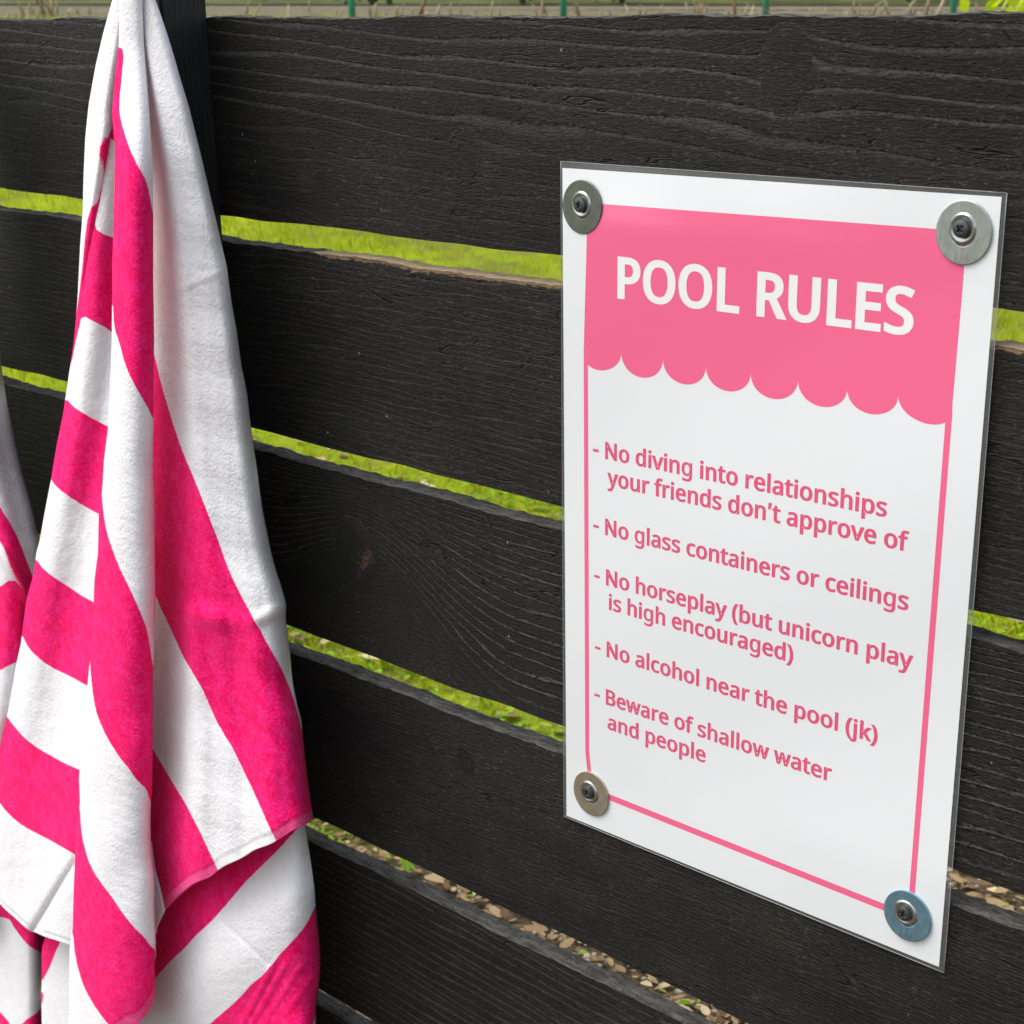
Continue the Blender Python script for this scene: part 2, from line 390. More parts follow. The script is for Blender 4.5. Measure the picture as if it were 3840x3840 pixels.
big = wd.noise(wd.scale(oc, (2.2, 3, 5), (9, 4, 2)), 1, 3, .5)
c = wd.mix(wd.smooth(blot, .36, .64), (.0065, .0050, .0052), (.0165, .0158, .0120))
c = wd.mix(wd.math('MULTIPLY', wd.smooth(blot2, .50, .70), .65), c, (.027, .017, .0125))
c = wd.mix(wd.math('MULTIPLY', wd.smooth(big, .42, .66), .5), c, (.0235, .0245, .0195))
c = wd.mix(wd.math('MULTIPLY', wd.smooth(flake, .54, .70), wd.smooth(blot, .35, .65, .12, .95)), c, (.115, .116, .094))
c = wd.mix(wd.math('MULTIPLY', wd.smooth(flake, .30, .46, 1, 0), .7), c, (.006, .006, .006))
c = wd.mix(wd.math('MULTIPLY', ridgeM, wd.smooth(tear, .36, .60, .15, .85)), c, (.125, .127, .108))
c = wd.mix(wd.math('MULTIPLY', wd.smooth(fib2, .55, .78), .40), c, (.085, .09, .08))
crack = wd.math('MAXIMUM', crack, wd.smooth(wd.math('ABSOLUTE', wd.attr('split')), .35, .8, 1, 0))
c = wd.mix(wd.math('MAXIMUM', wd.math('MULTIPLY', grooveM, .8), crack), c, (.004, .004, .004))
c = wd.mix(wd.math('MULTIPLY', knot, .3), c, (.012, .012, .011))
# rubbed-through streaks of raw wood and small pale flecks
strk = wd.noise(wd.scale(oc, (22, 60, 620), (5, 2, 1)), 1, 2, .5)
raw = wd.math('MULTIPLY', wd.smooth(strk, .735, .765), wd.smooth(blot2, .52, .60))
c = wd.mix(wd.math('MULTIPLY', raw, .75), c, (.30, .20, .11))
worn = wd.attr('worn'); wn = wd.noise(oc, 330, 4, .7)
c = wd.mix(wd.math('MULTIPLY', wd.smooth(wd.math('ADD', worn, wd.math('MULTIPLY', wd.math('SUBTRACT', wn, .5), 4.5)), .55, .85), .7), c, (.14, .075, .045))
chip = wd.attr('chip')
cn = wd.noise(wd.scale(oc, (120, 200, 300)), 1, 4, .7)
c = wd.mix(wd.math('MULTIPLY', wd.smooth(wd.math('ADD', chip, wd.math('MULTIPLY', wd.math('SUBTRACT', cn, .5), 1.8)), .50, .70), .85), c, (.27, .18, .10))
vf = wd.n('ShaderNodeTexVoronoi'); wd.l(wd.scale(oc, (75, 75, 75)), vf.inputs['Vector']); vf.inputs['Scale'].default_value = 1
sepc = wd.n('ShaderNodeSeparateColor'); wd.l(vf.outputs['Color'], sepc.inputs[0])
fleck = wd.math('MULTIPLY', wd.smooth(vf.outputs['Distance'], .045, .075, 1, 0), wd.math('GREATER_THAN', sepc.outputs[0], .93))
c = wd.mix(wd.math('MULTIPLY', fleck, .8), c, (.42, .41, .36))
wd.base(c); wd.bump(h, .0024, 1.0)
wd.l(wd.smooth(fib2, .3, .7, .5, .75), wd.b.inputs['Roughness'])
M_wood = wd.m
tp = NB('dusty_skylit_edge', .85, spec=.2); oc = tp.pos()  # dust grey, lightened further to paint in skylight on the upward faces
a1 = tp.noise(tp.scale(oc, (60, 300, 200)), 1, 5, .7); a2 = tp.noise(tp.scale(oc, (8, 60, 20)), 1, 4, .6)
vor = tp.noise(tp.scale(oc, (180, 420, 300)), 1, 3, .7, 1.)
cc = tp.mix(tp.smooth(a1, .3, .7), (.034, .031, .027), (.135, .129, .112)); cc = tp.mix(tp.smooth(a2, .52, .7), cc, (.022, .021, .019))
cc = tp.mix(tp.smooth(vor, .56, .66), cc, (.018, .017, .016))
chip = tp.attr('chip')
cc = tp.mix(tp.math('MULTIPLY', tp.smooth(tp.math('ADD', chip, tp.math('MULTIPLY', tp.math('SUBTRACT', a1, .5), .8)), .35, .6), .9), cc, (.36, .27, .16))
tp.base(cc); tp.bump(tp.math('ADD', a1, tp.math('MULTIPLY', vor, 1.2)), .0022)
M_top = tp.m
pw = NB('black_stained_post', .6, spec=.3); oc = pw.pos()
b1 = pw.noise(pw.scale(oc, (500, 500, 22)), 1, 5, .6); b2 = pw.noise(pw.scale(oc, (1100, 900, 90)), 1, 3, .6)
b3 = pw.noise(pw.scale(oc, (20, 20, 7)), 1, 3, .5)
cc = pw.mix(pw.smooth(b1, .4, .7), (.006, .0065, .008), (.016, .017, .016)); cc = pw.mix(pw.math('MULTIPLY', pw.smooth(b2, .6, .8), .5), cc, (.05, .052, .048))
pw.base(cc); pw.bump(pw.math('ADD', b1, pw.math('MULTIPLY', b2, .5)), .001)
M_post = pw.m

fence = tag(empty('wooden_fence', (-1.137, 0, 0)), 'black stained fence of wide horizontal boards with narrow open gaps', 'fence')
TH = .0160
def lownoise(x, k, seed):
    r = np.random.default_rng(seed); s = 0
    for i in range(5): s = s+np.sin(x*k*(i+1)*.83+r.random()*6.28)*(.6**i)
    return s
def sm(x, a, b):
    t = np.clip((x-a)/(b-a), 0, 1); return t*t*(3-2*t)
def board(i, x0, x1, step=.0026):
    zt, zb = Z0+rows[i][0]*MM, Z0+rows[i][1]*MM
    inner = np.arange(max(x0, -1.86), min(x1, -.34), step); nx = np.concatenate([[x0], inner, [x1]]) if len(inner) else np.array([x0, x1])
    nx = np.unique(np.round(np.concatenate([nx, np.linspace(x0, x1, 12)]), 4))
    nz = np.linspace(0, 1, int((zt-zb)/step))
    XX, TZ = np.meshgrid(nx, nz, indexing='ij')
    top = zt+.0006*lownoise(nx, 37, i*3+1)+.00025*lownoise(nx, 300, i+60); bot = zb+.0005*lownoise(nx, 31, i*3+2)
    ZZ = bot[:, None]+(top-bot)[:, None]*TZ
    YY = np.zeros_like(XX)+.0004*lownoise(XX*1., 20, i+9)
    # growth-ring field and its swirl round the knots
    f0 = ZZ-zb; tilt = {0: .045, 1: .02, 2: -.05, 3: .02, 4: .03, 5: .05}.get(i, .02)
    psi = f0+XX*tilt+.0016*lownoise(XX, 9, i+30)+.0015*lownoise(XX*1.+ZZ*7, 24, i+31)
    kn = np.zeros_like(XX)
    for (u, v, rx, rz, a) in KNOTS.get(i, []):
        P = at(u, v, 0); dx = (XX-P[0])/(rx*MM); dz = (ZZ-P[2])/(rz*MM)
        d2 = (dx*dx)/5.0+dz*dz+.12
        psi = psi-(ZZ-P[2])*np.clip(1.0/d2, 0, 2.2)*.42*a*np.exp(-(dx*dx)/60)
        dd = np.sqrt(dx*dx+dz*dz*.9); kk = np.clip(1.35-dd, 0, 1)/.75; kk = np.clip(kk, 0, 1); kn = np.maximum(kn, kk)
        psi = psi*(1-kk)+kk*(dd*.002+i*.1)
    if i == 2:      # grain that bunches above the big knot and fans out on both sides
        P = at(1338, 2080, 0); dx = XX-P[0]; hh_ = zt-ZZ+.0012*lownoise(XX, 14, 77)
        gw = np.where(dx > 0, .40+.62*sm(dx, 0, .17), .40+.30*sm(-dx, 0, .12))
        r_ = np.clip(hh_/(gw*.118), 0, 3); psi = 16*r_**.74/FREQ[i]; psi = psi+.0006*lownoise(XX*1.+ZZ*7, 24, i+31)
        kn_ = kn; psi = psi*(1-kn_)+kn_*dd*.006
        fan = 1-sm(r_, 1.02, 1.10); fr_ = FREQ[i]*(1+.0*XX)
    else: fr_ = FREQ[i]*(1+.0*XX)
    if i == 0: fr_ = fr_*(1+.5*np.clip((zt-.055-ZZ)/.05, 0, 1))
    ringv = psi*fr_
    amp_ = {0: .72, 1: .35, 2: .9, 3: .30, 4: .6, 5: .5}.get(i, .5)*(1-.97*kn)
    if i == 0: amp_ = amp_*np.clip(.35+(ZZ-(zt-.075))/.03, .30, 1)
    if i == 2: amp_ = amp_*(.12+.88*fan)*1.7
    chip_ = np.zeros_like(XX); worn = np.zeros_like(XX)
    split = np.full_like(XX, 50.)
    if i == 2:
        Pa, Pb = at(1320, 1980, 0), at(1306, 2112, 0); tt = (ZZ-Pb[2])/(Pa[2]-Pb[2])
        split = np.where((tt > -.05) & (tt < 1.05), ((XX-(Pb[0]+(Pa[0]-Pb[0])*tt))*1000+.8*np.sin(tt*5)), 50.)
        P = at(1372, 2100, 0); worn = np.exp(-(((XX-P[0])*1.-(ZZ-P[2])*.55)/.0065)**2-((ZZ-P[2])/.013)**2)
    if i == 1:
        a = at(1130, 930, 0)[0]; b = at(2060, 1070, 0)[0]
        on = np.clip((XX-a)/.03, 0, 1)*np.clip((b+.05-XX)/.03, 0, 1)+np.clip((XX-at(3745, 1300, 0)[0]+.05)/.02, 0, 1)
        chip_ = np.clip(on, 0, 1)*np.clip((ZZ-(top[:, None]-.0045))/.004, 0, 1)
        YY = YY+.0022*np.clip(on, 0, 1)*np.clip((ZZ-(top[:, None]-.004))/.004, 0, 1)*(.5+.5*np.sin(XX*400+np.sin(XX*90)*3))
    n, mz = XX.shape
    Vf = np.stack([XX, YY, ZZ], -1).reshape(-1, 3); Ff = grid_faces(n, mz)
    # top face strips, bottom, back
    ext = []; ea = []
    rows_y = [.0008, .004, .008, .012, TH-.0006, TH]
    base = len(Vf); VT = []
    for j, yy in enumerate(rows_y):
        drop = -.0007 if j in (0, 5) else 0
        VT.append(np.stack([nx, np.full(n, yy) if j else YY[:, -1]+.0, top+.0006+drop*(1 if j else .9)+.0003*lownoise(nx, 200, i+j+80)], -1))
    VT = np.array(VT); VT[0] = np.stack([nx, YY[:, -1], ZZ[:, -1]], -1)
    Vt = VT.reshape(-1, 3); Ft = grid_faces(len(rows_y), n)+base
    nb = base+len(Vt)
    Vb = np.stack([np.stack([nx, YY[:, 0], ZZ[:, 0]], -1), np.stack([nx, np.full(n, TH), bot], -1), np.stack([nx, np.full(n, TH), top-.0001], -1)], 0).reshape(-1, 3)
    Fb = grid_faces(3, n)[:, ::-1]+nb
    Ve = np.array([[x0, 0, zb], [x0, TH, zb], [x0, TH, zt], [x0, 0, zt], [x1, 0, zb], [x1, TH, zb], [x1, TH, zt], [x1, 0, zt]]); ne = nb+len(Vb)
    Fe = np.array([[0, 3, 2, 1], [4, 5, 6, 7]])+ne
    V = np.concatenate([Vf, Vt, Vb, Ve]); F = np.concatenate([Ff[:, ::-1], Ft, Fb, Fe])
    z_ = np.zeros(len(Vt)+len(Vb)+len(Ve))
    ct = np.tile((chip_[:, -1] if i == 1 else np.zeros(n)), len(rows_y))
    mi = np.concatenate([np.zeros(len(Ff)), np.ones(len(Ft)), np.zeros(len(Fb)), np.zeros(len(Fe))])
    at_ = {'ring': np.concatenate([ringv.ravel(), z_]), 'knot': np.concatenate([kn.ravel(), z_]),
           'amp': np.concatenate([amp_.ravel(), z_]), 'worn': np.concatenate([worn.ravel(), z_]), 'split': np.concatenate([split.ravel(), z_+50]), 'chip': np.concatenate([chip_.ravel(), ct, np.zeros(len(Vb)+len(Ve))])}
    o = mesh_obj('board', V, F, [M_wood, M_top], attrs=at_, mi=mi, smooth=True)
    try: o.data.set_sharp_from_angle(angle=math.radians(40))
    except Exception: pass
    return child(o, fence)
for i in range(8):
    board(i, -1.138, .95); board(i, -2.90, -1.1385)
def post(xc):
    v, f = [], []
    bm = bmesh.new(); bmesh.ops.create_cube(bm, size=1)
    for q in bm.verts: q.co = Vector((q.co.x*.050, q.co.y*.040, q.co.z*1.55))
    bmesh.ops.bevel(bm, geom=bm.edges[:], offset=.002, segments=2, affect='EDGES')
    me = bpy.data.meshes.new('post'); bm.to_mesh(me); bm.free(); me.materials.append(M_post)
    o = bpy.data.objects.new('post', me); COL.objects.link(o); o.location = (xc, -.0203, .675); return child(o, fence)
post(-1.137); post(.94); post(-2.90)

# ---------------------------------------------------------------- beach towels
def chaikin(P, it=2, closed=True):
    P = np.asarray(P, float)
    for _ in range(it):
        A = P; B = np.roll(P, -1, 0)
        Q = np.stack([A*.75+B*.25, A*.25+B*.75], 1).reshape(-1, 2)
        if not closed: Q = np.concatenate([P[:1], Q[:-2], P[-1:]])
        P = Q
    return P
def sdf(polys, px, py):
    """signed distance, positive inside any polygon"""
    best = np.full(px.shape, -1e9)
    for P in polys:
        P = chaikin(P, 1); A = P; B = np.roll(P, -1, 0)
        lo = P.min(0)-60; hi = P.max(0)+60
        msk = (px > lo[0]) & (px < hi[0]) & (py > lo[1]) & (py < hi[1])
        x = px[msk]; y = py[msk]; d = np.full(x.shape, 1e9); ins = np.zeros(x.shape, bool)
        for a, b in zip(A, B):
            ab = b-a; L = ab@ab+1e-9; t = np.clip(((x-a[0])*ab[0]+(y-a[1])*ab[1])/L, 0, 1)
            d = np.minimum(d, (x-a[0]-t*ab[0])**2+(y-a[1]-t*ab[1])**2)
            c1 = (a[1] > y) != (b[1] > y)
            with np.errstate(divide='ignore', invalid='ignore'):
                xi = (b[0]-a[0])*(y-a[1])/(b[1]-a[1])+a[0]
            ins ^= (c1 & (x < xi))
        d = np.sqrt(d); s = np.where(ins, d, -d); best[msk] = np.maximum(best[msk], s)
    return np.clip(best, -60, 60)
def R2(*pts): return [(x, y+1932) for x, y in pts]
def R3(*pts): return [(x, y+3864) for x, y in pts]
def sm(x, a, b):
    t = np.clip((x-a)/(b-a), 0, 1); return t*t*(3-2*t)
def smooth_curve(pts, ys):
    pts = sorted(pts, key=lambda q: q[1]); P = np.array(pts, float)
    x = np.interp(ys, P[:, 1], P[:, 0]); k = 9; ker = np.hanning(k+2)[1:-1]; ker /= ker.sum()
    xp = np.concatenate([np.full(k//2, x[0]), x, np.full(k//2, x[-1])]); return np.convolve(xp, ker, 'valid')
def wob(x, y, f, seed, n=6):
    r = np.random.default_rng(seed); s = 0
    for i in range(n):
        a = r.random()*6.28; k = f*(.6+1.6*r.random()); s = s+np.sin((x*math.cos(a)+y*math.sin(a))*k+r.random()*6.28)
    return s/n
SRC = 3840/5796.0
LAY = []
def layer(L, R, y0, y1, depth, pink, hem=None, hemw=42, dy=3.2*2.2, ncol=110, seed=0, hemside=None):
    ys = np.arange(y0, y1+dy, dy); xl = smooth_curve(L, ys); xr = smooth_curve(R, ys)
    s = np.linspace(0, 1, ncol)
    S, Yg = np.meshgrid(s, ys); Xg = xl[:, None]+(xr-xl)[:, None]*S
    hd = np.full(Xg.shape, 999.)
    if hem is not None:
        H = chaikin(np.array(sorted(hem), float), 2, False); y_s = min(H[:, 1])-420
        def xat(Yq): return np.interp(Yq, ys, xl)*(1-S)+np.interp(Yq, ys, xr)*S
        q = np.clip((Yg-y_s)/(y1-y_s), 0, 1); Y0 = Yg.copy()
        for _ in range(8):
            hy = np.interp(Xg, H[:, 0], H[:, 1]); Yn = np.where(Y0 > y_s, y_s+(hy-y_s)*q, Y0); Yg = .5*Yg+.5*Yn; Xg = xat(Yg)
        hy = np.interp(Xg, H[:, 0], H[:, 1]); Yg = np.where(Y0 > y_s, y_s+(hy-y_s)*q, Y0); Xg = xat(Yg)
        hd = np.clip(hy-Yg, 0, 999)
    D = depth(S, Yg, Xg)
    D = D+(.0013*wob(Xg, Yg, .010, seed+5)+.00022*wob(Xg, Yg, .05, seed+6))*sm((xr-xl)[:, None]*np.ones_like(Xg), 60, 400)
    P = at_arr(Xg*SRC, Yg*SRC, -D)
    pk = sdf(pink, Xg.ravel(), Yg.ravel()) if pink else np.full(Xg.size, -60.)
    F = grid_faces(*Xg.shape)
    LAY.append((P.reshape(-1, 3), F, pk/10., hd.ravel()/hemw))
def finish_towel(name, label, mats, group):
    global LAY
    V = []; F = []; PK = []; HM = []; n = 0
    for v, f, p_, h_ in LAY: V.append(v); F.append(f+n); PK.append(p_); HM.append(h_); n += len(v)
    V = np.concatenate(V); F = np.concatenate(F); PK = np.concatenate(PK); HM = np.concatenate(HM); LAY = []
    org = V[np.argmax(V[:, 2])]
    root = empty(name, tuple(org)); tag(root, label, 'towel', group)
    o = mesh_obj('cloth', V, F, mats[0], attrs={'pink': PK, 'hem': HM}, origin=(0, 0, 0)); child(o, root)
    md = o.modifiers.new('thickness', 'SOLIDIFY'); md.thickness = .0022; md.offset = 1 if True else -1
    # looped terry pile standing on the cloth
    A, B, C_ = V[F[:, 0]], V[F[:, 1]], V[F[:, 3]]
    nrm = np.cross(B-A, C_-A); ar = np.linalg.norm(nrm, axis=1)+1e-12; nrm /= ar[:, None]
    nrm[nrm[:, 1] > 0] *= -1
    keep = HM[F].min(1) > 1.0
    pr = ar*keep; pr /= pr.sum(); N = int(min(320000, ar.sum()*1e6*.9))
    idx = rng.choice(len(F), N, p=pr); a, b = rng.random(N)[:, None], rng.random(N)[:, None]
    base = A[idx]+a*(B[idx]-A[idx])+b*(C_[idx]-A[idx]); nn = nrm[idx]
    tilt = rng.normal(size=(N, 3))*.75+np.array([0, 0, -.25]); d = nn+tilt; d /= np.linalg.norm(d, axis=1)[:, None]
    L = (.0014+.0019*rng.random(N)**1.3)[:, None]; sd_ = np.cross(d, rng.normal(size=(N, 3))); sd_ /= np.linalg.norm(sd_, axis=1)[:, None]+1e-9
    w_ = .00036
    VV = np.stack([base-sd_*w_-nn*.0003, base+sd_*w_-nn*.0003, base+d*L], 1).reshape(-1, 3)
    q = (PK[F[idx]].mean(1)+rng.normal(size=N)*.05); 
    o2 = mesh_obj('terry_pile', VV, np.arange(3*N).reshape(-1, 3), mats[1], attrs={'pink': np.repeat(q, 3)}, smooth=False)
    o2['kind'] = 'stuff'; child(o2, root)
    return root

PINK = (.86, .004, .125); WHITE = (.80, .79, .80)
def terry(name, pile):
    q = NB(name, .95, spec=.15); oc = q.pos(); pk = q.attr('pink')
    n1 = q.noise(oc, 420, 3, .7); n2 = q.noise(oc, 90, 4, .6); n3 = q.noise(q.scale(oc, (900, 900, 500)), 1, 2, .6)
    e = q.math('ADD', pk, q.math('MULTIPLY', q.math('SUBTRACT', n1, .5), .9))
    f = q.smooth(e, -.22, .22)
    pc = q.mix(q.smooth(n2, .35, .68), (.95, .003, .13), (1.0, .018, .215)); pc = q.mix(q.math('MULTIPLY', q.smooth(n1, .48, .7), .5), pc, (1.0, .085, .35))
    wc = q.mix(q.smooth(n2, .3, .7), (.86, .85, .87), (.90, .895, .905))
    c = q.mix(f, wc, pc)
    if not pile:
        hm = q.attr('hem'); hf = q.smooth(hm, .93, 1.0, 1, 0)
        hp = q.mix(q.smooth(n3, .4, .6), (.88, .05, .22), (.92, .12, .32))
        hc = q.mix(f, (.87, .86, .87), hp); c = q.mix(hf, c, hc)
        gr = q.math('MULTIPLY', q.smooth(hm, .84, .92), q.smooth(hm, 1.0, 1.1, 1, 0))
        n4 = q.noise(oc, 210, 4, .65, .6)
        hh = q.math('ADD', q.math('MULTIPLY', n1, .7), q.math('ADD', q.math('MULTIPLY', n4, .55), q.math('MULTIPLY', n3, .35)))
        hh = q.math('MULTIPLY', hh, q.smooth(hm, .7, 1.3, .3, 1))
        q.bump(hh, .0014, .85)
    q.base(c); q.b.inputs['Specular IOR Level'].default_value = .05; q.b.inputs['Sheen Weight'].default_value = .04; q.b.inputs['Sheen Roughness'].default_value = .5
    tr = q.n('ShaderNodeBsdfTranslucent'); q.l(c, tr.inputs[0]); mx = q.n('ShaderNodeMixShader'); mx.inputs[0].default_value = .10 if not pile else .25
    q.l(q.b.outputs[0], mx.inputs[1]); q.l(tr.outputs[0], mx.inputs[2]); q.l(mx.outputs[0], q.out.inputs[0])
    return q.m
M_terry = [terry('terry_cloth', False), terry('terry_loops', True)]

# --- main towel; curves traced in the fence plane frame
A_L = [(690, -200), (672, -60), (655, 0), (600, 200), (560, 370), (520, 590), (500, 780), (490, 1000), (485, 1200), (470, 1400), (455, 1700), (435, 1932)] + \
      R2((420, 100), (400, 230), (375, 400), (335, 600), (305, 780), (270, 960), (240, 1130), (220, 1200), (205, 1320), (165, 1460), (145, 1600), (130, 1720), (100, 1840), (85, 1932)) + \
      R3((50, 180), (25, 290), (0, 400), (-40, 600), (-70, 800), (-85, 1000), (-90, 1250), (-90, 1500))
B_L = [(700, -200), (690, 265), (668, 450), (650, 640), (668, 820), (666, 1000), (660, 1300), (652, 1500), (652, 1700), (650, 1932)] + \
      R2((640, 300), (630, 480), (605, 680), (595, 850), (575, 970), (570, 1200), (550, 1350), (545, 1480), (540, 1650), (525, 1800), (512, 1932)) + \
      R3((500, 100), (480, 350), (462, 540), (468, 680), (445, 850), (438, 1000), (430, 1200), (425, 1400), (408, 1500), (405, 1932), (400, 2300))
B_R = [(780, -200), (800, 265), (825, 600), (845, 900), (850, 1200), (850, 1600), (856, 1932)] + \
      R2((852, 200), (850, 700), (860, 900), (862, 1200), (864, 1400), (858, 1700), (850, 1932)) + \
      R3((850, 300), (848, 600), (838, 720), (840, 900), (848, 1000), (860, 1100), (860, 1300), (868, 1450), (862, 1600), (865, 1720), (862, 1790), (820, 2300))
C_R = [(845, -200), (852, -60), (860, 0), (890, 80), (930, 200), (970, 330), (1010, 470), (1050, 600), (1085, 740), (1120, 880), (1155, 1030), (1190, 1180), (1225, 1330), (1250, 1440), (1267, 1510), (1278, 1600), (1300, 1750), (1325, 1880)] + \
      R2((1335, 30), (1352, 150), (1380, 280), (1400, 450), (1420, 600), (1440, 740), (1455, 850), (1475, 980), (1500, 1100), (1520, 1200), (1550, 1310), (1580, 1400), (1605, 1490), (1600, 1560), (1610, 1650), (1625, 1750), (1632, 1850), (1640, 1932)) + \
      R3((1670, 140), (1690, 210), (1700, 300), (1712, 420), (1730, 560), (1745, 680), (1762, 775), (1775, 900))
offs = lambda pts, d: [(x+d, y) for x, y in pts]

def dA(S, Y, X):
    k = sm(Y, -100, 1500)
    d = .054+.019*np.sqrt(np.clip(1-(1-np.clip(S/.35, 0, 1))**2, 0, 1))*(.5+.5*k)
    d = d+.010*k*np.sin(S*5+Y*.0009-1.)*S
    edge = np.interp(Y, [-200, 700, 1100, 1500, 1900], [.62, .55, .30, .12, .03])     # turned-over outer edge
    d = d+.006*sm(edge-S, -.06, .06)*(1-sm(Y, 1500, 2000))
    d = d+.010*sm(Y, 3600, 5400)*sm(S, 0, .6)
    # crease near the hem
    cx = 420+(Y-4900)*-.6; d = d-.006*np.exp(-((X-cx)/30)**2)*sm(Y, 4700, 5100)
    return d
def dB(S, Y, X):
    k = sm(Y, 200, 1100)
    d = .072+.011*k+(.003+.017*k)*np.sqrt(np.clip(1-(2*S-1)**2*.96, 0, 1))
    return d+.006*sm(Y, 3000, 5500)
def dC(S, Y, X):
    k = sm(Y, -200, 1600)
    d = .061+.012*k*np.sin(np.clip(S, 0, 1)*math.pi*1.15-.35)+.006*(1-k)
    d = d-(.012+.016*sm(Y, 1500, 2300))*(1-np.sqrt(np.clip(1-np.clip((S-.88)/.12, 0, 1)**2, 0, 1)))
    d = d+.003*np.exp(-((S-.46-.00002*Y)/.10)**2)*k*(1-sm(Y, 3000, 3900))
    d = d-.002*np.exp(-((S-.28)/.09)**2)*(1-sm(Y, 2000, 3200))
    # sideways creases
    d = d+.0045*np.exp(-((Y-(1700-(X-860)*.42))/22)**2)*sm(S, .1, .5)*.10*(1-sm(S, .97, 1))
    d = d+.0035*np.exp(-((Y-(3500-(X-1450)*.35))/38)**2)*sm(S, .7, .9)
    d = d+.004*np.exp(-((Y-(3520+(X-1350)*.2))/60)**2)*np.exp(-((S-.5)/.2)**2)
    # long soft folds in the lower part
    for s0, a, wdt in ((.33, .006, .08), (.60, -.002, .06), (.78, .004, .08)):
        d = d+a*np.exp(-((S-s0-.03*np.sin(Y*.002))/wdt)**2)*sm(Y, 2800, 3900)
    return d+.010*sm(Y, 3800, 4900)
def dD(S, Y, X):
    d = .046+.010*np.sin(S*3.0)-.022*(1-np.sqrt(np.clip(1-np.clip((S-.84)/.16, 0, 1)**2, 0, 1)))
    d = d+.006*np.sin((X*.8+Y)*.006+1)*S
    d = d-.0007*np.exp(-((Y-(5330-(X-1400)*-.9))/22)**2)*sm(S, .3, .6)
    for k_ in range(4): d = d+.0010*np.exp(-(((X-1500-k_*(55+9*k_))+(Y-5560)*(.5+.06*k_))/17)**2)*(1-.15*k_)*sm(Y, 5380, 5480)
    return d+.012*sm(Y, 4800, 5700)
def dE(S, Y, X): return .048+.012*np.sqrt(np.clip(S, 0, 1))-.004*np.exp(-((S-.85)/.06)**2)
def dF(S, Y, X): return .074+.006*(1-S)

A_pk = [[(648, 600), (720, 600), (720, 835), (672, 811), (614, 772), (612, 860), (602, 950), (592, 1050), (580, 1140), (562, 1215), (550, 1288), (600, 1325), (655, 1347), (720, 1372), (720, 1915), (655, 1886), (610, 1855), (550, 1820), (482, 1785), (465, 1850), (442, 1950), (425, 2040), (405, 2100), (418, 2000), (436, 1850), (460, 1700), (483, 1500), (506, 1260), (526, 1200), (558, 1080), (573, 950), (578, 850), (598, 760), (640, 680)],
        R2((200, 330), (392, 325), (430, 370), (480, 400), (540, 435), (628, 482), (720, 520), (720, 1045), (560, 970), (500, 935), (420, 885), (340, 830), (300, 780), (200, 700)),
        R2((100, 1150), (222, 1235), (260, 1290), (330, 1340), (410, 1390), (470, 1435), (545, 1475), (650, 1530), (650, 2010), (500, 1945), (440, 1910), (380, 1880), (300, 1840), (230, 1790), (170, 1730), (140, 1660), (20, 1600)),
        R3((-100, 100), (48, 185), (90, 240), (150, 310), (230, 370), (300, 410), (380, 455), (462, 490), (600, 550), (600, 1040), (430, 965), (360, 925), (280, 880), (200, 840), (130, 800), (60, 740), (0, 665), (-150, 560))]
A_hem = R3((-120, 1180), (0, 1235), (40, 1280), (100, 1330), (150, 1380), (220, 1420), (410, 1480), (520, 1510))
layer(A_L, offs(B_L, 45), -200, 3864+1520, dA, A_pk, A_hem, 30, seed=1, ncol=130)
B_pk = [[(680, 265), (718, 282), (710, 400), (690, 600), (700, 680), (740, 820), (780, 920), (820, 1040), (843, 1180), (862, 1300), (930, 1400), (930, 2420), (848, 2372), (830, 2322), (790, 2212), (730, 2082), (690, 1932), (662, 1850), (655, 1700), (600, 1690), (600, 650), (640, 600), (660, 450)],
        R2((540, 820), (592, 850), (600, 960), (620, 1080), (660, 1200), (700, 1300), (750, 1400), (790, 1500), (820, 1600), (835, 1700), (845, 1800), (870, 1932), (900, 2100), (900, 2800), (845, 2640), (832, 2580), (820, 2520), (790, 2490), (740, 2412), (690, 2352), (620, 2242), (570, 2132), (545, 2032), (528, 1880), (522, 1780), (480, 1700), (480, 1000)),
        R3((440, 640), (466, 690), (475, 850), (500, 960), (530, 1040), (570, 1110), (640, 1200), (700, 1290), (760, 1370), (820, 1430), (850, 1490), (920, 1600), (920, 2100), (760, 2100), (640, 1945), (600, 1900), (530, 1800), (480, 1700), (440, 1560), (425, 1400), (380, 1300), (380, 700))]
B_hem = R3((380, 2080), (560, 2010), (660, 1960), (740, 1915), (800, 1870), (850, 1790), (880, 1700))
B_hem = R3((380, 2160), (560, 2080), (650, 2010), (720, 1950), (780, 1935), (815, 1890), (850, 1830), (880, 1700))
layer(B_L, B_R, -200, 3864+2200, dB, B_pk, B_hem, 75, seed=2, ncol=80)
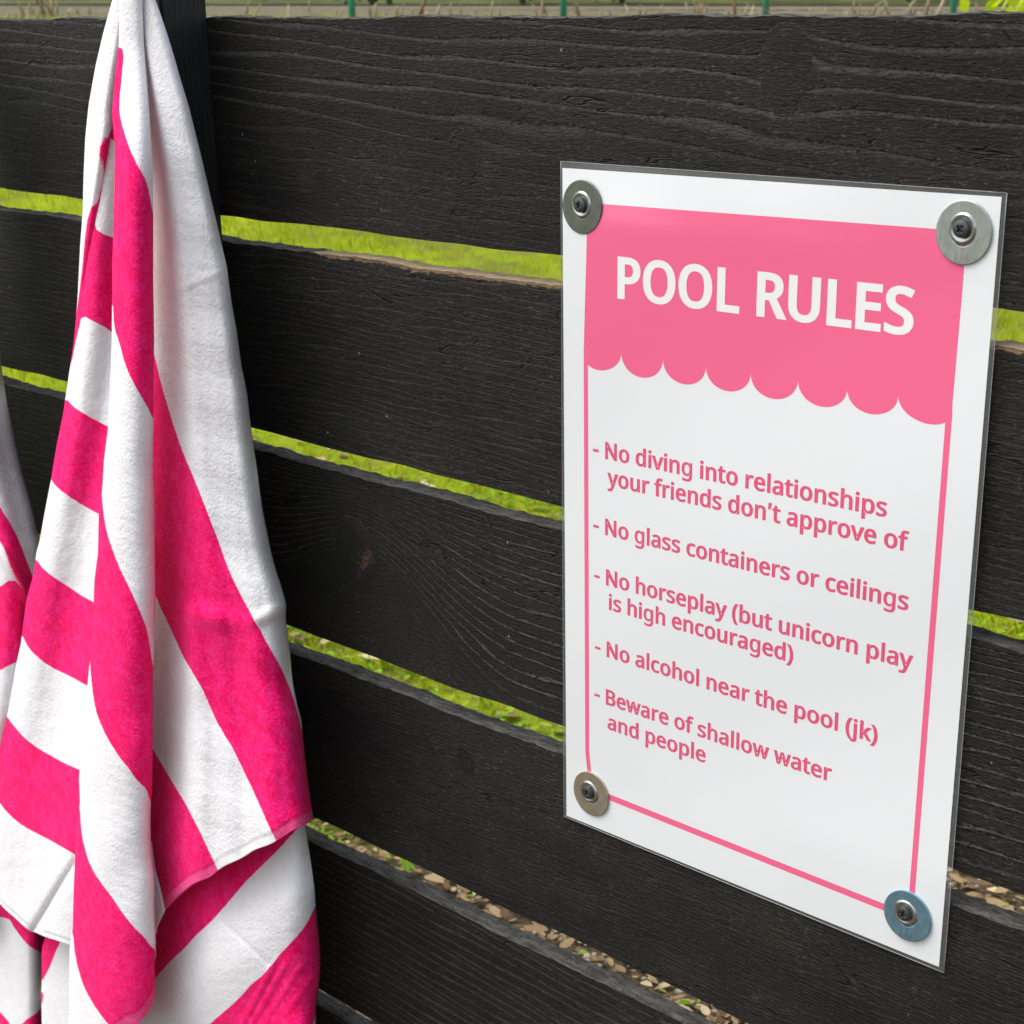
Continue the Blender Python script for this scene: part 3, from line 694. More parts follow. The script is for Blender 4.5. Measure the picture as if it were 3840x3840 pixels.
C_pk = [[(700, 1800), (856, 1880), (872, 1932)]+R2((900, 120), (930, 250), (960, 350), (990, 450), (1020, 540), (1060, 650), (1100, 740), (1140, 840), (1180, 950), (1220, 1060), (1260, 1160), (1290, 1250), (1330, 1340), (1380, 1440), (1430, 1530), (1480, 1640), (1530, 1740), (1580, 1850), (1612, 1932)) +
        R3((1635, 60), (1660, 140), (1680, 210), (1692, 280), (1740, 330), (1900, 400), (1900, 1000), (1620, 1000), (1572, 890), (1532, 800), (1510, 750), (1470, 660), (1420, 550), (1370, 450), (1330, 370), (1280, 290), (1230, 200), (1190, 110), (1150, 20)) +
        R2((1110, 1880), (1050, 1780), (1010, 1690), (970, 1600), (920, 1500), (880, 1400), (866, 1330), (780, 1200)),
        R3((760, 200), (850, 320), (880, 375), (960, 510), (1020, 610), (1070, 690), (1110, 770), (1150, 850), (1190, 940), (1225, 1010), (1250, 1062), (1290, 1150), (960, 1330), (938, 1280), (912, 1210), (885, 1132), (862, 1050), (848, 970), (835, 800), (760, 700))]
C_hem = R3((700, 1330), (900, 1330), (935, 1287), (1000, 1222), (1080, 1152), (1140, 1117), (1200, 1096), (1240, 1060), (1280, 1032), (1340, 1007), (1400, 977), (1450, 942), (1530, 916), (1565, 895), (1620, 855), (1700, 812), (1762, 775), (1900, 700))
layer([(x-30, y) for x, y in B_R], C_R, -200, 3864+1340, dC, C_pk, C_hem, 62, seed=3, ncol=190)
F_R = R3((850, 800), (880, 1050), (915, 1180), (938, 1287), (925, 1315), (905, 1345), (890, 1390), (880, 1430), (884, 1540), (872, 1600), (866, 1680), (850, 1760))
layer(R3((800, 800), (800, 1760)), F_R, 3864+900, 3864+1760, dF, None, seed=4, ncol=24)
D_R = R3((1690, 500), (1712, 800), (1720, 850), (1735, 960), (1750, 1060), (1765, 1160), (1772, 1260), (1785, 1380), (1798, 1500), (1800, 1600), (1795, 1700), (1780, 1780), (1775, 1850), (1772, 1932), (1765, 2400))
D_pk = [R3((600, 300), (1700, 300), (1700, 790), (1660, 850), (1600, 930), (1540, 990), (1460, 1070), (1400, 1130), (1340, 1200), (1290, 1260), (1200, 1360), (1120, 1430), (1060, 1500), (980, 1570), (900, 1660), (865, 1705), (700, 1880), (500, 1700)),
        R3((1900, 1050), (1768, 1265), (1735, 1340), (1700, 1400), (1640, 1480), (1590, 1530), (1550, 1590), (1500, 1650), (1440, 1690), (1380, 1760), (1320, 1820), (1250, 1880), (1200, 1925), (1120, 2000), (1100, 2300), (1680, 2300), (1740, 1990), (1757, 1932), (1780, 1850), (1900, 1650))]
layer(R3((760, 500), (760, 2400)), D_R, 3864+560, 3864+2300, dD, D_pk, seed=6, ncol=130)
E_L = R3((290, 1200), (270, 1440), (250, 1500), (248, 1600), (250, 1700), (245, 1750), (250, 1932), (255, 2300))
E_pk = [R3((200, 1300), (400, 1300), (348, 1480), (330, 1512), (300, 1592), (270, 1652), (255, 1682), (180, 1720)), R3((200, 1738), (256, 1745), (258, 1790), (240, 1840), (180, 1850))]
layer(E_L, R3((470, 1200), (470, 2300)), 3864+1250, 3864+2300, dE, E_pk, seed=7, ncol=40)
finish_towel('beach_towel', 'large pink and white striped towel hanging from the fence post', M_terry, 'pink and white striped beach towels')

# --- second towel, cut by the left frame edge
G_R = [(-330, -100), (-300, 300), (-180, 1000), (-90, 1500), (-40, 1800)]+R2((0, 190), (20, 320), (50, 450), (80, 600), (110, 730), (150, 870), (180, 980), (200, 1080), (228, 1180), (250, 1320), (262, 1500), (260, 1700), (240, 1932)) + \
      R3((200, 200), (120, 500), (60, 800), (40, 1200), (35, 1310))
G_L = [(-560, -100), (-640, 700), (-720, 1500), (-800, 2500), (-860, 3500), (-900, 5300)]
G_pk = [R2((-300, 300), (-100, 720), (0, 930), (40, 1010), (90, 1110), (130, 1210), (192, 1362), (260, 1500), (260, 1700), (165, 1485), (120, 1390), (80, 1322), (40, 1230), (0, 1120), (-150, 850), (-350, 450)),
        R2((-300, 1500), (0, 1398), (80, 1332), (120, 1392), (165, 1482), (300, 1700), (180, 1770), (100, 1800), (0, 1870), (-300, 2000))]
def dG(S, Y, X):
    d = .060-.042*(1-np.sqrt(np.clip(1-np.clip((S-.62)/.38, 0, 1)**2, 0, 1)))+.008*np.sin(S*17)*(1-sm(S, .8, 1))
    crease = 85+(Y-3260)*.55
    return d+.004*np.exp(-((X-crease)/26)**2)*sm(Y, 2600, 3000)
layer(G_L, G_R, -100, 3864+1310, dG, G_pk, None, seed=8, ncol=150)
G2_R = R3((20, 1150), (40, 1298), (100, 1398), (180, 1480), (246, 1560), (255, 1700), (262, 1900), (262, 2300))
G2_pk = [R3((-200, 1200), (30, 1240), (60, 1300), (110, 1330), (280, 1400), (280, 1575), (245, 1550), (180, 1492), (110, 1412), (48, 1310), (-200, 1310)),
         R3((-200, 1760), (0, 1850), (30, 1880), (75, 1935), (100, 2100), (-200, 2200)), R3((130, 1936), (160, 1900), (215, 1850), (240, 1790), (252, 1750), (300, 1700), (300, 2200), (130, 2200))]
def dG2(S, Y, X):
    return .030+.012*np.sin(S*9)*(1-sm(S, .9, 1))-.014*sm(S, .93, 1)
G2_R = R3((-20, 1100), (60, 1250), (200, 1320), (262, 1400), (262, 1700), (262, 2300))
layer(R3((-700, 1100), (-700, 2300)), G2_R, 3864+1100, 3864+2300, dG2, G2_pk, None, seed=9, ncol=110)
finish_towel('beach_towel', 'pink and white striped towel cut off by the left frame edge', M_terry, 'pink and white striped beach towels')

# ---------------------------------------------------------------- laminated sign
SW, SH = 284.5, 442.73
SX, SZ, NW, NH = -.61013, Z0-.26957, 303.0, 439.64
HM_ = (1.0643567, -.00082376751, .18644823, 3.1560622e-05, .99169421, -.0014634624, 1.8879689e-07, -3.0997323e-06)
def bulge(x, y):
    b = 3.0*math.exp(-((y-170)/110)**2)*(1-.45*x/SW)+1.1*(1+math.sin(y/442*11+x*.014))+.4*(1+math.sin(x*.05-y*.02))
    return b*min(1, max(0, (y+5)/40))*min(1, max(0, (SH+5-y)/60))*.8
def sheet(x, y, off):
    k = (bulge(x, y)+off)*MM/.80065; dn = HM_[6]*x+HM_[7]*y+1       # layout mm -> real mm on the sheet
    x, y = (HM_[0]*x+HM_[1]*y+HM_[2])/dn, (HM_[3]*x+HM_[4]*y+HM_[5])/dn
    P = np.array([SX+(x-NW/2)*MM, 0.0, SZ+(NH/2-y)*MM])
    return P+(EYE-P)*k
def sheet_grid(x0, y0, x1, y1, nx, ny, off, corners=None):
    V = []
    for j in range(ny+1):
        for i in range(nx+1):
            a, b = i/nx, j/ny
            if corners:
                tl, tr, br, bl_ = corners
                x = (tl[0]*(1-a)+tr[0]*a)*(1-b)+(bl_[0]*(1-a)+br[0]*a)*b; y = (tl[1]*(1-a)+tr[1]*a)*(1-b)+(bl_[1]*(1-a)+br[1]*a)*b
            else: x = x0+(x1-x0)*a; y = y0+(y1-y0)*b
            V.append(sheet(x, y, off))
    return V, grid_faces(ny+1, nx+1)
def sheet_obj(name, V, F, mat, par, smooth=True):
    o = mesh_obj(name, V, F, mat, smooth=smooth); return child(o, par)
sign = tag(empty('laminated_sign', tuple(sheet(SW/2, SH, 0))), 'white laminated pool rules sign with pink scalloped header screwed to the fence', 'sign')
def printmat(name, col, spec=.5, rough=.16):
    q = NB(name, rough, col, spec); q.b.inputs['Coat Weight'].default_value = .6; q.b.inputs['Coat Roughness'].default_value = .12
    q.bump(q.noise(q.pos(), 25, 2, .5), .0006, .25); return q
pa = printmat('laminated_white_paper', (.755, .78, .79)); M_paper = pa.m
M_banner = printmat('printed_pink', (.83, .135, .27)).m
M_ink = printmat('printed_rose_lettering', (.70, .095, .20)).m
M_inkw = printmat('printed_white_lettering', (.82, .82, .81)).m
lm_ = NB('clear_laminate', .15, (.9, .9, .9), .6)
gl = lm_.n('ShaderNodeBsdfGlossy'); gl.inputs['Roughness'].default_value = .12; gl.inputs[0].default_value = (.9, .95, .95, 1)
df = lm_.n('ShaderNodeBsdfDiffuse'); df.inputs[0].default_value = (.50, .53, .55, 1)
tb = lm_.n('ShaderNodeBsdfTransparent'); ma = lm_.n('ShaderNodeMixShader'); mb = lm_.n('ShaderNodeMixShader')
ma.inputs[0].default_value = .5; lm_.l(df.outputs[0], ma.inputs[1]); lm_.l(gl.outputs[0], ma.inputs[2])
mb.inputs[0].default_value = .24; lm_.l(tb.outputs[0], mb.inputs[1]); lm_.l(ma.outputs[0], mb.inputs[2]); lm_.l(mb.outputs[0], lm_.out.inputs[0])
V, F = sheet_grid(0, 0, SW, SH, 24, 36, 1.0); sheet_obj('laminate', V, F[:, ::-1], lm_.m, sign)
# sealed rim of the pouch
rim = []
def rimline(a, b, n=30, r=.00018):
    return tube([sheet(a[0]+(b[0]-a[0])*i/n, a[1]+(b[1]-a[1])*i/n, 1.1) for i in range(n+1)], r, 5)
M_rim = NB('laminate_rim', .2, (.33, .34, .34), .6).m
v, f = join([rimline((0, 0), (SW, 0)), rimline((SW, 0), (SW, SH)), rimline((SW, SH), (0, SH)), rimline((0, SH), (0, 0))])
sheet_obj('rim', v, f, M_rim, sign)
V, F = sheet_grid(0, 0, 0, 0, 50, 80, 1.25, ((1.3, 3.9), (281.9, 2.1), (281.2, 440.2), (2.4, 441.4)))
sheet_obj('paper', V, F[:, ::-1], M_paper, sign)
# pink banner with scalloped lower edge
cusps = [(20.3, 115.5), (49.2, 111.0), (79.8, 110.6), (110.2, 110.7), (140.5, 110.3), (171.1, 109.7), (201.6, 110.0), (231.8, 109.3), (262.5, 113.0)]
bots = [124.3, 124.4, 123.9, 123.5, 123.3, 122.9, 122.2, 122.0]
def banner_bottom(x):
    for k in range(8):
        a, b = cusps[k], cusps[k+1]
        if a[0] <= x <= b[0]:
            t = (x-a[0])/(b[0]-a[0]); base = a[1]*(1-t)+b[1]*t; dep = bots[k]-(a[1]+b[1])/2
            return base+dep*math.sqrt(max(0, 1-(2*t-1)**2))**.92
    return cusps[0][1] if x < 100 else cusps[-1][1]
def lx(y): return 20.2+(17.9-20.2)*min(1, max(0, (y-43)/66)) if y < 112 else 17.7+(19.0-17.7)*min(1, (y-112)/280)
def rx(y): return 264.9+(264.0-264.9)*min(1, max(0, (y-50)/60)) if y < 112 else 264.3+(262.9-264.3)*min(1, (y-112)/300)
us = []
for k in range(8):
    for j in range(24):
        t = (1-math.cos(math.pi*j/24))/2; us.append(cusps[k][0]+(cusps[k+1][0]-cusps[k][0])*t)
us.append(cusps[8][0]); V = []; NY = 26
for xi, x in enumerate(us):
    yb = banner_bottom(x); q = (x-cusps[0][0])/(cusps[8][0]-cusps[0][0]); yt = 23.4*(1-q)+20.2*q
    for j in range(NY+1):
        y = yt+(yb-yt)*j/NY; a, b = lx(y), rx(y)
        V.append(sheet(a+(b-a)*q if j < NY else a+(b-a)*q, y, 1.31))
sheet_obj('banner', V, grid_faces(len(us), NY+1), M_banner, sign)
# thin border line
def strip(pts, wdt, off=1.285):
    V = []; n = len(pts)
    for i, (x, y) in enumerate(pts):
        x2, y2 = pts[min(i+1, n-1)]; x1, y1 = pts[max(i-1, 0)]; d = math.hypot(x2-x1, y2-y1); nx, ny = -(y2-y1)/d, (x2-x1)/d
        V += [sheet(x-nx*wdt/2, y-ny*wdt/2, off), sheet(x+nx*wdt/2, y+ny*wdt/2, off)]
    return V, [tuple(q) for q in grid_faces(n, 2)]
W_ = 3.4
L1_ = [(lx(y)+W_/2+(1.6*sm(y, 385, 402) if y > 385 else 0), y) for y in np.linspace(112, 404, 60)]
R1_ = [(rx(y)-W_/2, y) for y in np.linspace(110.5, 408, 60)]
B1_ = [(22+q*222, 414.3+1.5*q) for q in np.linspace(.05, 1.01, 40)]
for P_, wd_ in ((L1_, W_), (R1_, W_+.2), (B1_, 4.5)):
    V, F = strip(P_, wd_); sheet_obj('border_line', V, F, M_banner, sign)

